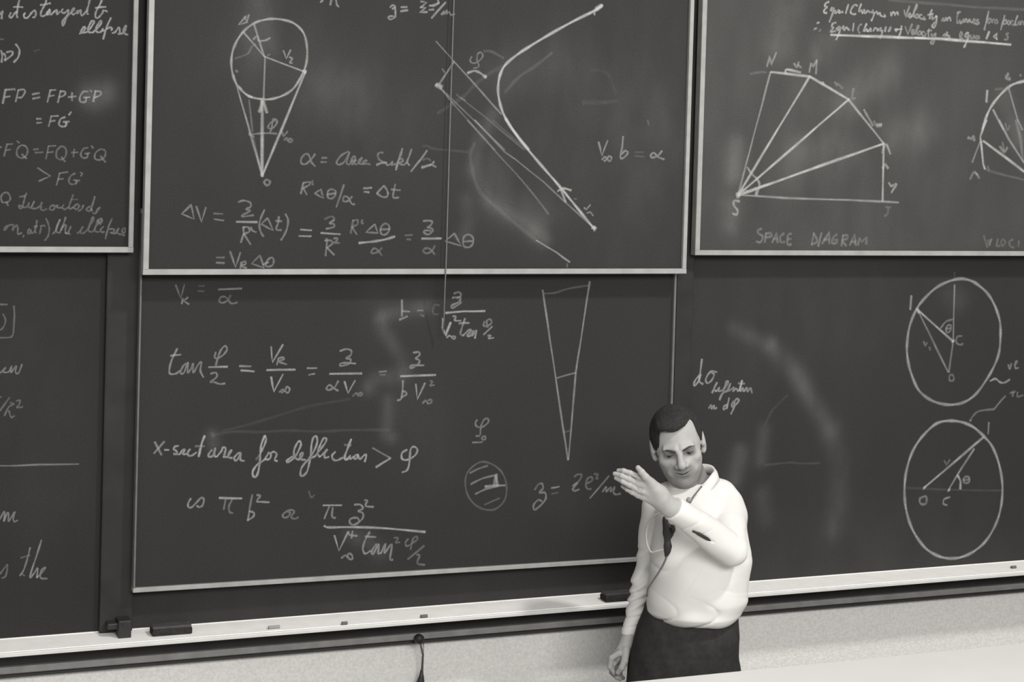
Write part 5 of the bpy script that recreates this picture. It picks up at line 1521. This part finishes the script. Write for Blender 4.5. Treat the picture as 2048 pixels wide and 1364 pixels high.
plain('crease_shade', tube(smooth_line([(-0.0031, -0.294, 1.4436), (0.0143, -0.286, 1.4348), (0.0349, -0.276, 1.4221), (0.06, -0.252, 1.4035)], 4), [.0008] + [.0034] * 3 + [.0050] * 6 + [.0034, .0012, .0004], 10), M_BLACK, shirt)  # black strip standing in for the shade under the forearm
# collar: a folded band with two points
def collar():
    V = []; F = []
    nA, rows = 49, 6
    for i in range(nA):
        u = i / (nA - 1); a = math.radians(-94 + u * 338)      # opening towards the front
        ca, sa = math.cos(a), math.sin(a)
        front = max(0.0, -sa) ** 3
        edge = min(u, 1 - u)
        wing = .030 + .036 * math.exp(-(edge / .09) ** 2)
        cx, cy = -.004, .010
        zt_ = 1.552 + .016 * ca + .016 * max(0, sa) - .034 * front
        R0 = .0625 + .004 * front
        for k in range(rows):
            if k == 0: r, z = R0 - .004, zt_ - .024
            elif k == 1: r, z = R0 - .002, zt_ - .004
            elif k == 2: r, z = R0 + .002, zt_
            else:
                s = (k - 2) / 3
                r, z = R0 + .006 + s * (.010 + .014 * math.exp(-(edge / .09) ** 2)), zt_ - s * wing
            V.append((cx + r * ca, cy + r * sa * 1.05, z))
    for i in range(nA - 1):
        for k in range(rows - 1):
            F.append([i * rows + k, i * rows + k + 1, (i + 1) * rows + k + 1, (i + 1) * rows + k])
    return V, F
cl = plain('collar', collar(), M_SHIRT, shirt)
so = cl.modifiers.new('thick', 'SOLIDIFY'); so.thickness = .0025; so.offset = 0

# lanyard microphone on the chest
RM = Matrix.Rotation(-0.49369, 4, 'Z'); RM.translation = Vector((2.5723, -0.62, 0.0))
def worn(name, label, cat, at):
    o = thing(name, label, cat, RM @ Vector(at)); o.rotation_euler = (0, 0, -0.49369); return o
m0 = (-0.0761, -0.175, 1.3942)
mic = worn('lanyard_microphone', 'black microphone hanging on a neck cord down the front of the white shirt', 'microphone', m0)
def rel(p): return tuple(np.array(p) - np.array(m0))
def Lr(*p): return rel(p)
mp_ = [(-0.0862, -0.165, 1.4526), (-0.0844, -0.17, 1.4448), (-0.0818, -0.172, 1.4349), (-0.0755, -0.176, 1.4227), (-0.0729, -0.178, 1.4128), (-0.0734, -0.178, 1.4024), (-0.0752, -0.176, 1.3885), (-0.0741, -0.176, 1.3781), (-0.0731, -0.177, 1.368), (-0.0741, -0.175, 1.3511), (-0.0767, -0.172, 1.3384), (-0.078, -0.17, 1.3319)]
mr_ = [.004, .0075, .0095, .0150, .0172, .0160, .0100, .0105, .0128, .0100, .0055, .002]
bv, bf = tube([rel(p) for p in mp_], mr_, 18)
bv = [(v[0], v[1] * .62 + (bv[0][1] * .38), v[2]) for v in bv]
plain('microphone_body', (bv, bf), M_BLACK, mic)
plain('clip', tube([rel(p) for p in ((-0.0653, -0.186, 1.4328), (-0.0593, -0.188, 1.432), (-0.0575, -0.188, 1.4202), (-0.0587, -0.188, 1.4113))], [.003, .006, .0065, .004], 12), M_BLACK, mic)
plain('grey_loop', tube(smooth_line([rel(p) for p in ((-0.0964, -0.15, 1.4609), (-0.1169, -0.15, 1.4509), (-0.1326, -0.148, 1.4288), (-0.1392, -0.146, 1.398), (-0.1352, -0.15, 1.3662), (-0.1224, -0.158, 1.3447), (-0.1046, -0.166, 1.3504), (-0.0825, -0.17, 1.3585))], 5), .0030, 8), M_PALE_GREY, mic)  # pale grey tube curving down one side of the shirt front
plain('cable', tube(smooth_line([rel(p) for p in ((-0.0745, -0.172, 1.3385), (-0.0855, -0.172, 1.3111), (-0.1024, -0.17, 1.2798), (-0.118, -0.166, 1.2541), (-0.128, -0.16, 1.2342), (-0.1305, -0.15, 1.2105))], 5), .0028, 8), M_CORDG, mic)
plain('neck_cord', tube(smooth_line([rel(p) for p in ((0.021, -0.09, 1.5344), (0.0081, -0.125, 1.524), (-0.0033, -0.15, 1.5133), (-0.0131, -0.165, 1.498), (-0.0374, -0.175, 1.4779), (-0.0661, -0.175, 1.4527), (-0.0836, -0.17, 1.4419))], 5), .0026, 8), M_CORDG, mic)
plain('cord_knot', ball(rel((-0.0148, -0.158, 1.5039)), .0085, 10, (1, .8, 1.2)), M_CLIP, mic)
